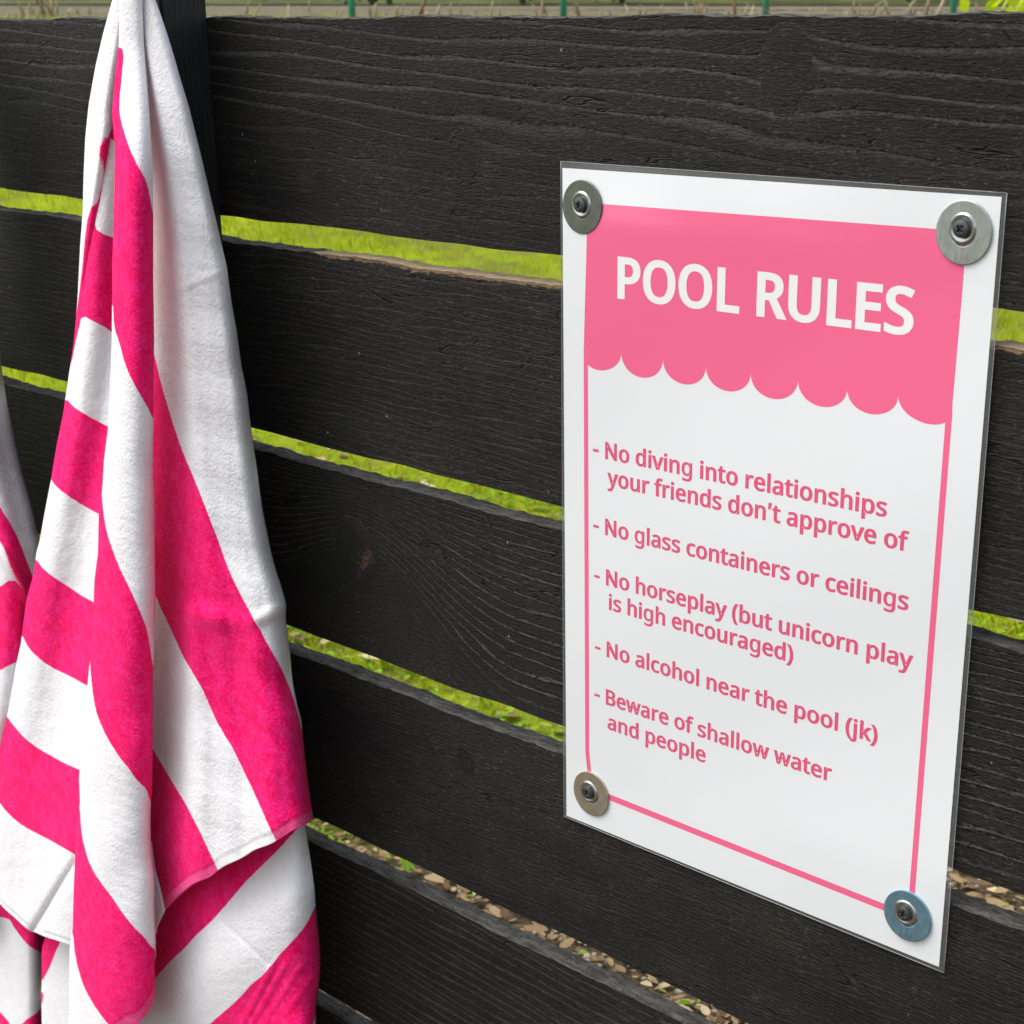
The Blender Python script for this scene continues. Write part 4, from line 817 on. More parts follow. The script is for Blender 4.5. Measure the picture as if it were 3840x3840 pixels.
GLY = {"(":[201,[[[126,-106],[106,-82],[89,-56],[74,-30],[61,-1],[51,28],[42,58],[35,89],[31,120],[28,152],[27,184],[28,217],[31,249],[35,280],[42,311],[51,342],[61,372],[74,401],[89,428],[106,454],[126,480],[181,480],[163,454],[147,427],[133,399],[121,370],[110,340],[102,310],[95,279],[90,248],[88,216],[87,185],[88,154],[90,123],[95,92],[102,62],[110,32],[121,2],[133,-26],[147,-54],[163,-80],[181,-106]]]],")":[201,[[[21,-106],[38,-80],[54,-54],[68,-26],[81,2],[91,32],[100,62],[106,92],[111,123],[114,154],[115,185],[114,216],[111,248],[106,279],[100,310],[91,340],[81,370],[68,399],[54,427],[38,454],[20,480],[76,480],[95,454],[112,428],[127,401],[140,372],[151,342],[159,311],[166,280],[171,249],[174,217],[175,184],[174,152],[171,120],[166,89],[159,58],[151,28],[140,-1],[127,-30],[112,-56],[95,-82],[76,-106]]]],"-":[216,[[[27,154],[27,206],[189,206],[189,154]]]],"B":[437,[[[65,0],[65,480],[202,480],[236,478],[267,475],[294,470],[318,463],[338,453],[355,441],[368,425],[377,407],[382,385],[384,361],[383,344],[380,329],[376,315],[369,302],[361,290],[350,280],[339,271],[325,264],[310,259],[293,255],[293,251],[305,249],[316,246],[327,243],[338,238],[348,234],[357,228],[365,222],[373,215],[380,206],[386,197],[391,187],[395,176],[398,164],[400,151],[400,136],[398,111],[393,89],[384,69],[372,51],[356,36],[336,23],[315,13],[290,6],[263,1],[234,0]],[[126,275],[214,275],[237,276],[257,279],[274,282],[288,288],[299,295],[307,304],[313,314],[318,326],[321,339],[322,354],[321,369],[317,382],[312,393],[304,403],[294,411],[281,417],[266,422],[248,425],[228,427],[205,428],[126,428]],[[126,51],[222,51],[246,52],[267,55],[285,60],[299,67],[311,76],[320,86],[327,98],[332,111],[335,126],[336,141],[335,156],[332,169],[326,181],[319,192],[310,202],[298,210],[283,217],[264,221],[243,224],[218,225],[126,225]]]],"E":[373,[[[65,0],[65,480],[333,480],[333,426],[126,426],[126,277],[321,277],[321,224],[126,224],[126,53],[333,53],[333,0]]]],"L":[352,[[[65,0],[65,480],[126,480],[126,54],[335,54],[335,0]]]],"N":[510,[[[65,0],[65,480],[135,480],[391,83],[394,83],[392,115],[390,162],[389,209],[389,480],[445,480],[445,0],[375,0],[118,398],[116,398],[119,340],[121,268],[121,0]]]],"O":[525,[[[263,-7],[234,-5],[207,-2],[182,4],[159,13],[139,24],[120,38],[103,53],[89,70],[76,90],[65,111],[56,134],[50,158],[45,184],[42,212],[41,241],[42,270],[45,297],[50,323],[56,347],[65,370],[76,391],[89,410],[103,427],[120,443],[139,456],[159,467],[182,476],[207,482],[234,486],[263,487],[291,486],[317,482],[341,476],[364,467],[384,456],[403,443],[420,428],[434,411],[447,392],[458,370],[467,347],[474,323],[480,297],[483,269],[484,240],[483,211],[480,184],[474,158],[467,133],[458,110],[447,89],[434,70],[420,53],[403,38],[384,24],[364,13],[341,4],[317,-2],[291,-5]],[[263,46],[294,48],[321,54],[345,64],[365,79],[382,98],[396,120],[406,146],[414,174],[418,206],[420,240],[418,275],[414,307],[406,335],[396,360],[382,382],[365,401],[345,415],[321,426],[294,432],[263,434],[232,432],[205,426],[181,415],[161,401],[143,382],[129,360],[119,335],[111,307],[106,275],[105,240],[106,206],[111,174],[119,146],[129,120],[143,98],[160,79],[181,64],[204,54],[232,48]]]],"P":[406,[[[65,0],[65,480],[192,480],[228,478],[259,474],[287,466],[310,456],[329,443],[345,427],[357,408],[365,387],[370,364],[372,338],[371,323],[369,308],[366,293],[361,278],[354,264],[346,251],[336,239],[324,227],[310,217],[294,208],[277,200],[256,194],[233,190],[208,188],[181,187],[126,187],[126,0]],[[126,238],[174,238],[200,239],[223,242],[244,246],[261,253],[276,261],[288,271],[298,283],[304,298],[308,316],[310,336],[308,353],[305,369],[299,383],[291,395],[280,405],[267,413],[251,420],[232,424],[211,427],[187,428],[126,428]]]],"R":[418,[[[65,0],[65,480],[197,480],[231,478],[261,474],[288,467],[310,458],[329,446],[345,431],[357,413],[365,392],[370,369],[372,343],[371,328],[370,315],[367,302],[363,290],[358,279],[352,270],[345,261],[338,253],[330,245],[322,239],[313,233],[304,228],[295,223],[286,219],[276,215],[408,0],[337,0],[221,198],[126,198],[126,0]],[[126,249],[197,249],[220,250],[239,253],[256,258],[271,264],[283,272],[292,282],[300,294],[305,308],[309,323],[310,340],[308,358],[305,374],[299,387],[292,398],[281,407],[269,414],[254,420],[236,424],[216,426],[194,427],[126,427]]]],"S":[369,[[[166,-7],[150,-6],[135,-6],[120,-5],[105,-3],[91,-1],[78,2],[66,5],[54,8],[44,12],[34,16],[34,74],[44,70],[55,66],[67,62],[80,58],[94,54],[109,51],[123,49],[138,47],[153,46],[169,46],[189,47],[207,49],[223,53],[238,59],[249,66],[259,75],[267,86],[272,97],[276,109],[277,123],[276,132],[275,141],[273,148],[270,156],[267,163],[262,169],[256,175],[249,181],[241,187],[232,192],[221,198],[209,204],[196,209],[181,215],[164,222],[141,231],[120,241],[101,252],[85,264],[72,276],[60,290],[52,306],[45,323],[42,343],[40,364],[41,379],[43,393],[47,406],[53,418],[60,429],[68,440],[78,449],[89,458],[101,465],[114,471],[128,477],[143,481],[159,484],[176,486],[193,486],[209,486],[224,485],[239,484],[253,482],[266,479],[279,476],[291,472],[303,468],[315,464],[326,459],[307,408],[297,412],[286,416],[276,419],[264,423],[253,426],[241,428],[229,431],[217,432],[205,433],[192,433],[175,432],[160,430],[146,426],[134,421],[124,414],[116,406],[110,397],[105,387],[102,375],[101,363],[102,354],[103,345],[105,337],[108,330],[111,323],[116,317],[122,311],[128,305],[136,299],[144,294],[154,289],[165,284],[178,278],[191,272],[206,267],[223,260],[238,254],[252,247],[265,240],[278,233],[289,226],[299,218],[308,209],[315,200],[322,191],[327,180],[332,169],[335,156],[337,143],[337,128],[335,104],[330,82],[320,62],[307,44],[291,29],[271,16],[249,6],[224,-1],[196,-5]]]],"U":[491,[[[243,-7],[209,-5],[178,1],[151,11],[127,24],[107,42],[90,63],[77,86],[68,112],[62,140],[60,171],[60,480],[121,480],[121,169],[122,146],[126,126],[132,108],[141,92],[152,78],[166,66],[182,57],[201,51],[222,47],[246,46],[271,47],[293,51],[312,58],[328,68],[341,80],[351,95],[360,111],[365,129],[369,148],[370,169],[370,480],[430,480],[430,169],[429,150],[427,131],[423,113],[417,96],[410,80],[401,64],[390,50],[378,38],[364,26],[348,16],[331,8],[312,2],[291,-3],[268,-6]]]],"a":[377,[[[144,-7],[125,-6],[108,-3],[92,3],[77,10],[63,19],[52,31],[42,44],[36,61],[32,79],[31,100],[33,121],[38,139],[46,156],[58,170],[73,183],[92,194],[114,202],[140,209],[170,213],[203,215],[265,217],[265,238],[264,255],[261,270],[258,282],[252,293],[245,301],[237,307],[227,312],[216,316],[204,318],[190,318],[179,318],[168,317],[157,315],[147,313],[136,310],[126,306],[116,303],[107,299],[98,295],[89,291],[71,335],[80,340],[91,345],[102,349],[114,353],[126,357],[139,360],[152,363],[166,365],[180,366],[193,366],[218,365],[241,361],[260,356],[277,348],[291,337],[302,324],[311,309],[317,290],[321,269],[322,245],[322,0],[279,0],[268,51],[265,51],[256,40],[246,30],[236,21],[226,14],[216,7],[205,2],[192,-2],[178,-4],[162,-6]],[[158,41],[175,42],[192,45],[207,50],[221,57],[234,66],[245,77],[253,91],[259,106],[263,124],[264,144],[264,176],[211,174],[186,172],[164,169],[145,165],[130,159],[118,152],[109,144],[101,135],[96,124],[93,112],[92,99],[93,88],[95,78],[99,69],[104,61],[110,55],[118,50],[127,46],[136,43],[147,42]]]],"b":[413,[[[228,-7],[211,-6],[196,-4],[182,-1],[170,3],[158,9],[148,15],[139,22],[130,29],[123,37],[116,46],[111,46],[99,0],[57,0],[57,510],[116,510],[116,386],[115,344],[113,312],[116,312],[123,321],[130,329],[139,337],[148,344],[158,351],[170,356],[182,360],[196,364],[211,365],[228,366],[253,364],[277,359],[299,349],[318,336],[335,319],[350,299],[361,275],[370,247],[374,215],[376,180],[374,145],[370,113],[361,85],[350,61],[335,40],[318,23],[298,10],[277,1],[253,-5]],[[219,42],[237,44],[254,48],[268,55],[281,65],[291,78],[300,93],[306,111],[311,132],[314,155],[315,181],[311,230],[299,268],[280,295],[253,312],[218,317],[196,316],[178,312],[162,305],[149,296],[138,284],[130,269],[124,252],[120,232],[117,208],[116,182],[116,179],[117,154],[120,131],[124,111],[130,93],[138,78],[148,65],[161,55],[178,48],[197,44]]]],"c":[322,[[[201,-7],[183,-6],[165,-4],[148,0],[132,6],[117,13],[102,21],[89,32],[78,44],[67,58],[58,73],[50,91],[45,110],[40,131],[38,153],[37,178],[38,204],[40,227],[45,249],[51,268],[59,286],[69,302],[79,316],[91,328],[105,339],[119,347],[135,354],[151,360],[168,364],[187,366],[206,367],[216,366],[227,366],[238,365],[248,363],[259,361],[268,359],[277,356],[286,353],[293,350],[300,347],[282,298],[244,310],[236,312],[228,313],[220,314],[212,315],[204,315],[166,310],[136,293],[115,266],[102,228],[98,179],[99,154],[102,131],[107,111],[115,94],[124,79],[135,66],[149,57],[164,50],[181,46],[201,44],[212,45],[223,45],[234,47],[244,48],[253,50],[262,53],[270,56],[279,59],[286,62],[294,65],[294,13],[287,9],[279,6],[271,3],[263,1],[254,-2],[245,-3],[235,-5],[225,-6],[213,-7]]]],"d":[413,[[[185,-7],[159,-5],[135,1],[114,10],[94,23],[77,40],[63,60],[51,85],[43,113],[39,144],[37,179],[39,215],[43,246],[52,274],[63,299],[78,319],[95,336],[114,350],[136,359],[160,365],[185,367],[201,366],[216,364],[230,361],[242,357],[254,351],[264,345],[273,338],[282,330],[290,322],[297,314],[301,314],[299,339],[297,367],[297,510],[356,510],[356,0],[308,0],[300,48],[297,48],[290,39],[282,31],[274,23],[264,16],[254,9],[242,4],[230,-1],[216,-4],[201,-6]],[[194,42],[216,44],[234,47],[250,54],[264,62],[274,74],[283,87],[289,104],[294,122],[297,144],[298,168],[298,179],[297,204],[294,227],[290,248],[283,266],[275,282],[265,295],[252,305],[235,312],[216,316],[193,318],[175,316],[159,312],[145,304],[132,293],[122,280],[113,264],[107,245],[102,225],[99,202],[98,178],[99,153],[102,131],[107,111],[113,93],[122,78],[132,65],[145,55],[159,48],[176,44]]]],"e":[379,[[[210,-7],[190,-6],[171,-3],[153,1],[136,7],[120,14],[105,23],[91,34],[79,46],[68,61],[59,76],[51,93],[45,112],[40,132],[38,154],[37,177],[38,200],[40,222],[44,242],[50,261],[57,279],[65,295],[75,309],[86,322],[99,334],[112,344],[127,352],[143,358],[160,363],[178,366],[196,367],[214,366],[231,363],[247,359],[262,354],[276,347],[288,338],[300,328],[310,316],[319,304],[327,290],[333,275],[338,259],[342,241],[344,223],[345,204],[345,169],[98,169],[100,145],[104,124],[110,106],[118,89],[129,76],[142,64],[157,55],[174,49],[192,45],[213,44],[226,44],[239,45],[251,46],[263,48],[274,50],[284,53],[295,56],[306,60],[317,64],[328,69],[328,17],[317,12],[306,8],[296,5],[285,2],[274,-1],[263,-3],[251,-5],[238,-6],[225,-6]],[[99,216],[283,216],[282,233],[279,249],[275,264],[269,278],[262,290],[252,300],[241,308],[228,314],[212,317],[195,318],[179,317],[164,314],[151,309],[139,301],[129,291],[120,279],[112,266],[106,251],[102,234]]]],"f":[231,[[[73,0],[73,314],[10,314],[10,342],[73,362],[73,383],[74,409],[78,432],[84,452],[93,469],[104,483],[117,494],[133,503],[150,509],[169,513],[190,514],[199,514],[207,513],[215,512],[222,511],[229,510],[260,502],[244,455],[220,462],[191,465],[180,465],[170,462],[161,458],[153,453],[147,446],[142,437],[138,426],[135,414],[133,400],[132,383],[132,360],[223,360],[223,314],[132,314],[132,0]]]],"g":[413,[[[195,-161],[164,-160],[136,-158],[110,-153],[86,-147],[65,-138],[65,-84],[87,-94],[112,-102],[138,-108],[167,-111],[198,-112],[216,-111],[232,-108],[247,-102],[260,-95],[271,-85],[281,-73],[288,-60],[293,-45],[296,-29],[298,-11],[298,3],[298,27],[300,48],[297,48],[281,28],[262,13],[239,2],[214,-5],[185,-7],[159,-5],[134,1],[113,11],[93,25],[76,42],[62,63],[51,88],[43,115],[39,146],[37,179],[39,212],[43,242],[51,270],[62,294],[76,316],[93,334],[112,348],[134,359],[158,365],[185,367],[199,366],[212,365],[225,362],[237,358],[249,353],[260,347],[270,340],[280,332],[289,323],[298,312],[301,312],[309,360],[356,360],[356,-6],[354,-35],[350,-62],[342,-85],[331,-105],[317,-122],[299,-136],[278,-147],[254,-155],[226,-160]],[[194,42],[215,43],[233,46],[249,52],[262,60],[273,71],[282,84],[289,100],[294,119],[297,141],[298,165],[298,179],[297,207],[294,232],[289,253],[282,271],[273,285],[261,297],[248,306],[232,312],[213,316],[193,317],[176,316],[160,311],[146,304],[134,294],[123,281],[114,265],[107,247],[102,227],[99,204],[98,179],[99,153],[102,130],[107,110],[114,92],[123,77],[133,64],[146,54],[160,47],[176,43]]]],"h":[415,[[[57,0],[57,510],[116,510],[116,361],[116,350],[116,340],[115,330],[114,320],[113,310],[117,310],[124,321],[133,330],[142,338],[153,346],[164,352],[176,357],[189,361],[202,364],[215,365],[229,366],[254,365],[276,361],[296,355],[313,346],[328,335],[340,321],[349,304],[355,284],[359,261],[361,234],[361,0],[302,0],[302,230],[299,262],[289,286],[273,303],[251,314],[222,317],[199,316],[179,312],[163,305],[149,295],[139,283],[131,268],[124,251],[120,232],[117,210],[116,186],[116,0]]]],"i":[173,[[[87,420],[82,420],[76,421],[71,423],[67,426],[62,429],[59,433],[56,438],[54,444],[53,450],[52,457],[53,465],[54,471],[56,477],[59,482],[62,486],[67,489],[71,492],[76,494],[82,495],[87,495],[93,495],[98,494],[102,492],[107,489],[111,486],[115,482],[118,477],[120,471],[121,465],[122,457],[121,450],[120,444],[118,438],[115,433],[111,429],[107,426],[102,423],[98,421],[93,420]],[[57,0],[57,360],[116,360],[116,0]]]],"j":[173,[[[87,420],[82,420],[76,421],[71,423],[67,426],[62,429],[59,433],[56,438],[54,444],[53,450],[52,457],[53,465],[54,471],[56,477],[59,482],[62,486],[67,489],[71,492],[76,494],[82,495],[87,495],[93,495],[98,494],[102,492],[107,489],[111,486],[115,482],[118,477],[120,471],[121,465],[122,457],[121,450],[120,444],[118,438],[115,433],[111,429],[107,426],[102,423],[98,421],[93,420]],[[15,-161],[-15,-159],[-37,-153],[-37,-105],[-16,-110],[7,-112],[16,-112],[23,-110],[31,-108],[37,-105],[43,-100],[48,-95],[52,-88],[55,-79],[57,-68],[57,-56],[57,360],[116,360],[116,-54],[115,-73],[112,-91],[107,-106],[101,-120],[92,-133],[81,-143],[68,-151],[53,-157],[35,-160]]]],"k":[359,[[[57,0],[57,510],[116,510],[116,244],[115,216],[113,185],[116,185],[128,201],[144,221],[158,238],[273,360],[343,360],[197,206],[353,0],[281,0],[156,168],[116,132],[116,0]]]],"l":[173,[[[57,0],[57,510],[116,510],[116,0]]]],"n":[415,[[[57,0],[57,360],[105,360],[113,311],[117,311],[124,322],[133,331],[143,340],[153,347],[165,353],[178,358],[190,362],[203,364],[217,366],[230,367],[255,365],[277,362],[296,355],[313,347],[328,335],[340,321],[349,304],[355,284],[359,261],[361,234],[361,0],[302,0],[302,230],[299,262],[289,286],[273,303],[251,314],[222,317],[199,316],[180,312],[163,305],[150,296],[139,283],[131,269],[124,252],[120,232],[117,211],[116,187],[116,0]]]],"o":[406,[[[202,-7],[183,-6],[166,-3],[149,1],[133,7],[117,15],[103,25],[90,36],[78,49],[68,63],[58,79],[51,96],[45,115],[40,136],[38,157],[37,181],[39,215],[44,246],[53,273],[66,297],[82,318],[101,336],[123,349],[148,359],[175,365],[204,367],[223,366],[242,363],[259,359],[275,353],[290,345],[305,335],[318,324],[329,312],[340,297],[349,282],[357,264],[362,246],[367,226],[369,204],[370,181],[368,147],[363,116],[354,88],[341,64],[325,42],[305,25],[283,11],[259,1],[232,-5]],[[203,42],[224,44],[242,48],[258,56],[272,66],[283,80],[293,96],[300,114],[305,134],[308,156],[309,181],[308,205],[305,227],[300,247],[293,265],[283,281],[272,294],[258,304],[242,311],[224,316],[203,317],[182,316],[164,311],[148,304],[134,294],[123,281],[114,265],[107,247],[102,227],[99,205],[98,181],[99,156],[102,134],[107,114],[114,96],[123,80],[135,66],[148,56],[164,48],[183,44]]]],"p":[413,[[[57,-161],[57,360],[105,360],[113,311],[116,311],[123,320],[131,329],[139,336],[148,344],[158,351],[170,356],[182,361],[196,364],[212,366],[228,367],[254,365],[277,359],[299,350],[318,337],[335,320],[350,300],[361,276],[370,248],[374,216],[376,181],[374,146],[370,114],[361,86],[350,62],[335,41],[318,24],[299,10],[277,1],[253,-5],[228,-7],[212,-6],[197,-4],[183,-1],[170,3],[159,9],[148,16],[139,22],[130,30],[123,38],[116,46],[112,46],[115,17],[116,-13],[116,-161]],[[219,42],[232,43],[243,45],[254,49],[264,54],[273,60],[281,68],[288,77],[295,87],[300,98],[305,110],[308,123],[311,136],[313,151],[315,166],[315,181],[314,205],[311,227],[306,247],[300,264],[291,280],[281,293],[268,304],[253,311],[236,316],[218,317],[197,316],[179,312],[163,306],[150,297],[140,286],[132,272],[125,256],[121,237],[118,216],[116,192],[116,181],[117,155],[120,132],[124,112],[130,94],[138,78],[148,65],[161,55],[178,48],[197,44]]]],"r":[277,[[[57,0],[57,360],[105,360],[112,294],[115,294],[122,306],[130,317],[139,327],[149,336],[160,345],[171,353],[183,359],[197,363],[210,366],[225,367],[247,366],[267,363],[260,308],[241,312],[221,313],[210,312],[199,311],[189,308],[179,303],[169,298],[160,291],[151,284],[144,275],[137,266],[131,256],[125,244],[121,232],[118,220],[117,206],[116,192],[116,0]]]],"s":[322,[[[148,-7],[133,-6],[119,-6],[106,-5],[94,-3],[83,-1],[72,2],[62,5],[53,8],[44,12],[35,16],[35,70],[44,66],[54,62],[64,58],[75,54],[87,50],[99,47],[112,44],[124,42],[137,41],[149,41],[166,42],[181,43],[194,46],[205,50],[214,55],[221,62],[227,69],[231,76],[234,85],[234,94],[234,99],[233,104],[232,109],[230,114],[227,118],[224,122],[219,127],[214,131],[208,135],[200,140],[192,144],[183,149],[172,153],[159,159],[146,164],[132,169],[119,175],[107,180],[96,185],[86,191],[76,196],[68,202],[60,209],[54,216],[48,223],[43,231],[39,240],[36,249],[35,260],[34,271],[36,289],[40,305],[48,319],[58,331],[72,342],[87,351],[105,358],[125,363],[146,366],[169,367],[182,366],[195,366],[207,364],[219,363],[231,360],[242,358],[253,354],[264,351],[274,347],[284,343],[264,296],[255,299],[245,303],[236,306],[226,309],[216,312],[206,314],[196,316],[186,317],[176,318],[165,318],[151,318],[139,316],[128,314],[118,311],[110,307],[103,302],[98,296],[94,289],[91,282],[91,275],[91,269],[92,264],[94,259],[96,254],[99,249],[103,245],[108,241],[114,237],[121,233],[129,229],[137,225],[147,221],[158,216],[170,211],[183,206],[197,201],[209,196],[221,191],[232,185],[242,180],[251,174],[259,168],[267,161],[273,154],[279,147],[283,139],[287,130],[289,121],[291,111],[291,99],[290,79],[285,62],[277,46],[267,32],[253,20],[236,10],[217,3],[196,-2],[173,-6]]]],"t":[242,[[[167,-7],[156,-6],[145,-5],[135,-3],[125,0],[115,3],[106,7],[98,13],[90,20],[83,28],[77,37],[71,47],[67,59],[64,73],[62,88],[62,105],[62,314],[11,314],[11,343],[62,366],[86,443],[121,443],[121,360],[225,360],[225,314],[121,314],[121,106],[122,94],[123,83],[127,73],[131,64],[137,57],[143,52],[151,47],[159,44],[168,42],[177,42],[205,44],[228,49],[228,4],[201,-4]]]],"u":[415,[[[184,-7],[159,-5],[137,-2],[117,5],[100,13],[86,25],[74,38],[65,55],[58,75],[54,98],[53,124],[53,360],[113,360],[113,128],[116,97],[126,73],[142,56],[164,46],[193,42],[215,44],[235,48],[251,54],[265,64],[276,76],[284,91],[291,107],[295,127],[298,149],[299,173],[299,360],[358,360],[358,0],[310,0],[301,48],[298,48],[291,37],[282,28],[272,19],[262,12],[250,6],[237,2],[224,-2],[211,-5],[198,-6]]]],"v":[341,[[[136,0],[0,360],[63,360],[140,148],[151,115],[162,80],[169,52],[171,52],[179,81],[190,116],[201,148],[278,360],[341,360],[204,0]]]],"w":[528,[[[106,1],[7,361],[69,361],[118,169],[132,110],[142,61],[144,61],[151,89],[159,125],[169,158],[232,361],[297,361],[359,158],[373,108],[383,62],[385,62],[395,108],[410,169],[460,361],[520,361],[420,1],[351,1],[289,203],[274,258],[265,299],[262,299],[253,258],[251,247],[248,236],[245,225],[241,214],[238,203],[173,1]]]],"y":[343,[[[56,-161],[28,-160],[7,-156],[7,-109],[25,-111],[47,-113],[59,-112],[70,-110],[80,-107],[89,-102],[97,-95],[104,-88],[111,-80],[117,-70],[122,-60],[127,-49],[146,-1],[1,360],[64,360],[142,155],[160,104],[163,94],[166,85],[168,75],[170,66],[172,57],[175,57],[187,101],[206,156],[279,360],[343,360],[187,-50],[179,-69],[171,-87],[161,-103],[150,-118],[139,-131],[126,-142],[111,-150],[95,-156],[76,-160]]]],"’":[403,[[[64,0],[64,480],[339,480],[339,0]],[[98,34],[306,34],[306,445],[98,445]]]]," ":[175,[]]}
def embolden(c, dx, dy):
    P = [Vector((p[0], p[1])) for p in c]; n = len(P); Q = []
    for i in range(n):
        a = (P[i]-P[i-1]); b = (P[(i+1) % n]-P[i])
        if a.length < 1e-6 or b.length < 1e-6: Q.append(P[i]); continue
        a.normalize(); b.normalize(); na = Vector((-a.y, a.x)); nb_ = Vector((-b.y, b.x)); s = na+nb_
        L2 = max(s.length_squared, .45); s = s*2/L2
        Q.append(Vector((P[i].x+s.x*dx, P[i].y+s.y*dy)))
    return Q
CAPH = max(p_[1] for c_ in GLY['N'][1] for p_ in c_)
def area(c): return sum(c[i-1][0]*c[i][1]-c[i][0]*c[i-1][1] for i in range(len(c)))/2
def inside(pt, c):
    r = False; n = len(c)
    for i in range(n):
        a, b = c[i-1], c[i]
        if (a[1] > pt[1]) != (b[1] > pt[1]) and pt[0] < (b[0]-a[0])*(pt[1]-a[1])/(b[1]-a[1])+a[0]: r = not r
    return r
def glyph_run(text, bold=26, track=0, space=None):
    """polygons in font units (1000 per em) and the total width"""
    x = 0; out = []
    for ch in text:
        adv, cs = GLY[ch]
        if ch == '’': adv, cs = 150, [[(52, 486), (112, 486), (78, 330), (40, 330)]]
        if ch == ' ' and space: adv = space
        bd = min(bold, 19) if ch == 'g' else bold
        if cs:
            sgn = 1 if max(cs, key=lambda c: abs(area(c))) and area(max(cs, key=lambda c: abs(area(c)))) < 0 else -1
            cc = [[(q.x+x, q.y) for q in embolden(c, sgn*bd, sgn*bd*.62)] for c in cs]
            big = [c for c, o in zip(cc, cs) if area(o)*sgn < 0]; small = [c for c, o in zip(cc, cs) if area(o)*sgn >= 0]
            for b in big: out.append((b, [s_ for s_ in small if inside(s_[0], b)]))
        x += adv+track
    xs = [p_[0] for b, _ in out for p_ in b]
    return out, min(xs), max(xs)
def lettering(name, text, x0, x1, y0, y1, cap, mat, off, bold=26, track=20, space=None):
    """text spans x0..x1 mm, baseline y0->y1 mm (left to right), cap height mm"""
    polys, a, b = glyph_run(text, bold, track, space); sx = (x1-x0)/(b-a); sy = cap/(CAPH+bold*1.24); V = []; F = []
    for outer, holes in polys:
        lp = [[Vector((p_[0], p_[1], 0)) for p_ in c] for c in [outer]+holes]
        tri = tessellate_polygon(lp); flat = [p_ for c in lp for p_ in c]; k = len(V)
        for p_ in flat:
            x = x0+(p_.x-a)*sx; y = y0+(y1-y0)*(x-x0)/max(1, x1-x0)-p_.y*sy
            V.append(sheet(x, y, off))
        F += [(k+t_[0], k+t_[1], k+t_[2]) for t_ in tri]
    o = sheet_obj(name, V, F, mat, sign, smooth=False); return o
lettering('title_lettering', 'POOL RULES', 43.8, 239.0, 77.7, 76.0, 25.3, M_inkw, 1.36, bold=27, track=18, space=175)
for txt, a, b, y0, y1, cap in (
        ('- No diving into relationships', 25.2, 230.5, 180.2, 178.0, 11.2), ('your friends don’t approve of', 36.6, 244.8, 197.0, 194.8, 11.2),
        ('- No glass containers or ceilings', 25.6, 247.0, 230.2, 228.6, 11.1), ('- No horseplay (but unicorn play', 26.4, 252.1, 264.0, 262.4, 11.1),
        ('is high encouraged)', 38.4, 175.9, 280.2, 279.3, 11.1), ('- No alcohol near the pool (jk)', 27.2, 233.4, 313.4, 313.4, 11.1),
        ('- Beware of shallow water', 26.8, 205.5, 347.2, 347.1, 11.1), ('and people', 37.8, 116.1, 364.6, 364.0, 11.1)):
    lettering('rule_lettering', txt, a, b, y0, y1, cap, M_ink, 1.29, bold=25, track=14, space=165)

# ---------------------------------------------------------------- screws with large washers
def lathe(prof, n=48):
    V = []; F = []
    for r, z in prof:
        for k in range(n): th = 2*math.pi*k/n; V.append((r*math.cos(th), -z, r*math.sin(th)))
    m_ = len(prof)
    for i in range(m_-1):
        for k in range(n): F.append((i*n+k, (i+1)*n+k, (i+1)*n+(k+1) % n, i*n+(k+1) % n))
    return V, F
def metal(name, col, rough=.42, met=.85):
    q = NB(name, rough, col); q.b.inputs['Metallic'].default_value = met; oc = q.objc()
    n_ = q.noise(oc, 160, 4, .7); s_ = q.noise(q.scale(oc, (1500, 1500, 200)), 1, 3, .6)
    c2 = tuple(v*1.18 for v in col); q.base(q.mix(q.smooth(n_, .35, .7), col, c2)); q.l(q.smooth(s_, .3, .7, rough-.08, rough+.1), q.b.inputs['Roughness'])
    q.bump(n_, .00015, .4); return q.m
M_scr = metal('black_screw_metal', (.075, .078, .08), .38, .7)
M_small = metal('bright_zinc', (.36, .39, .37), .25)
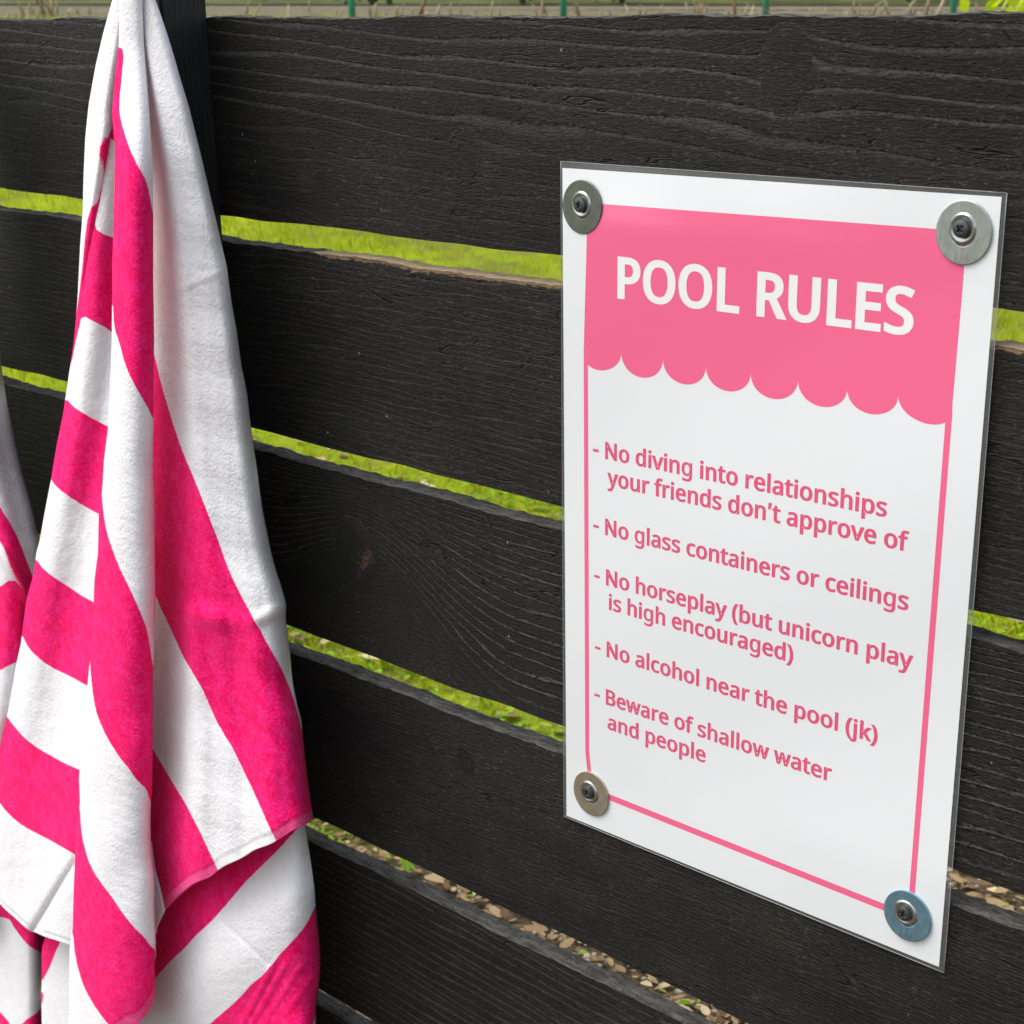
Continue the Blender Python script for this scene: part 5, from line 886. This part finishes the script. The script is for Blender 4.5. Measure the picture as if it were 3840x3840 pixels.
def fastener(sx_, sy_, dx, dy, rot, disc_mat, label, push):
    P = sheet(sx_, sy_, push); root = tag(empty('screw_and_washer', tuple(P)), label, 'screw', 'screws with large washers at the sign corners')
    # large washer hangs a little low round the screw
    prof = [(7.0, 0), (7.0, 1.0), (7.3, 1.1), (15.6, 1.1), (15.9, .95), (15.9, 0.0), (7.0, 0)]
    v, f = lathe([(r*MM, z*MM) for r, z in prof], 64)
    o = mesh_obj('large_washer', v, f, disc_mat, parent=root); o.location = (dx*MM, 0, dy*MM); o.data.set_sharp_from_angle(angle=math.radians(12))
    prof = [(3.0, 1.3), (5.0, 1.3), (5.9, 1.75), (6.5, 1.9), (7.0, 1.85), (8.2, .9), (8.25, .2)]
    v, f = lathe([(r*MM, z*MM) for r, z in prof], 48)
    o = mesh_obj('small_washer', v, f, M_small, parent=root); o.data.set_sharp_from_angle(angle=math.radians(30))
    # pan head with a real cross recess
    n = 40; V = []; F = []
    rings = [(4.5, 1.2), (4.55, 2.6), (4.3, 3.3), (3.5, 3.65), (2.5, 3.8)]
    v, f = lathe([(r*MM, z*MM) for r, z in rings], n)
    V += v; F += f; nb_ = len(V); NG = 28; hr = 2.5
    for j in range(1, 9):
        rr = hr*(1-j/8.) if j < 8 else .0
        for k in range(n):
            th = 2*math.pi*k/n; x = rr*math.cos(th); y = rr*math.sin(th); ax_, ay_ = abs(x), abs(y)
            arm = max(min(1, max(0, (.62-ay_)/.18))*min(1, max(0, (2.25-ax_)/.3)), min(1, max(0, (.62-ax_)/.18))*min(1, max(0, (2.25-ay_)/.3)))
            V.append((x*MM, -(3.80+.12*(1-(rr/hr)**2)-1.5*arm)*MM, y*MM))
    for j in range(8):
        b0 = nb_-n+j*n; b1 = b0+n
        for k in range(n): F.append((b0+k, b1+k, b1+(k+1) % n, b0+(k+1) % n))
    o = mesh_obj('screw_head', V, F, M_scr, parent=root); o.rotation_euler = (0, rot, 0); o.data.set_sharp_from_angle(angle=math.radians(35))
    v, f = tube([(0, -.002, 0), (0, .02, 0)], .0019, 8); mesh_obj('shank', v, f, M_scr, parent=root)
    return root
fastener(16.9, 24.6, .3, -1.4, .2, metal('zinc_dark_reflection', (.16, .175, .15)), 'grey washer with painted dark reflection and black screw at top left corner of sign', 1.7)  # dark green-grey reflection of the surroundings is painted into the metal colour
fastener(263.2, 18.9, .5, -2.0, .75, metal('pale_grey_zinc', (.36, .395, .36)), 'pale scratched grey washer and screw at top right corner of sign', 1.7)
fastener(23.0, 415.8, 1.6, -1.0, .5, metal('zinc_ground_reflection', (.46, .41, .32)), 'washer with painted brown ground reflection and black screw at bottom left corner of sign', 1.7)  # brown stands for the ground mirrored in the metal, painted as base colour
fastener(258.5, 413.3, 1.3, -1.7, .3, metal('zinc_sky_reflection', (.22, .40, .52)), 'blue zinc washer with painted sky reflection and black screw at bottom right corner of sign', 1.7)  # bluish zinc, with the sky's reflection painted into its colour
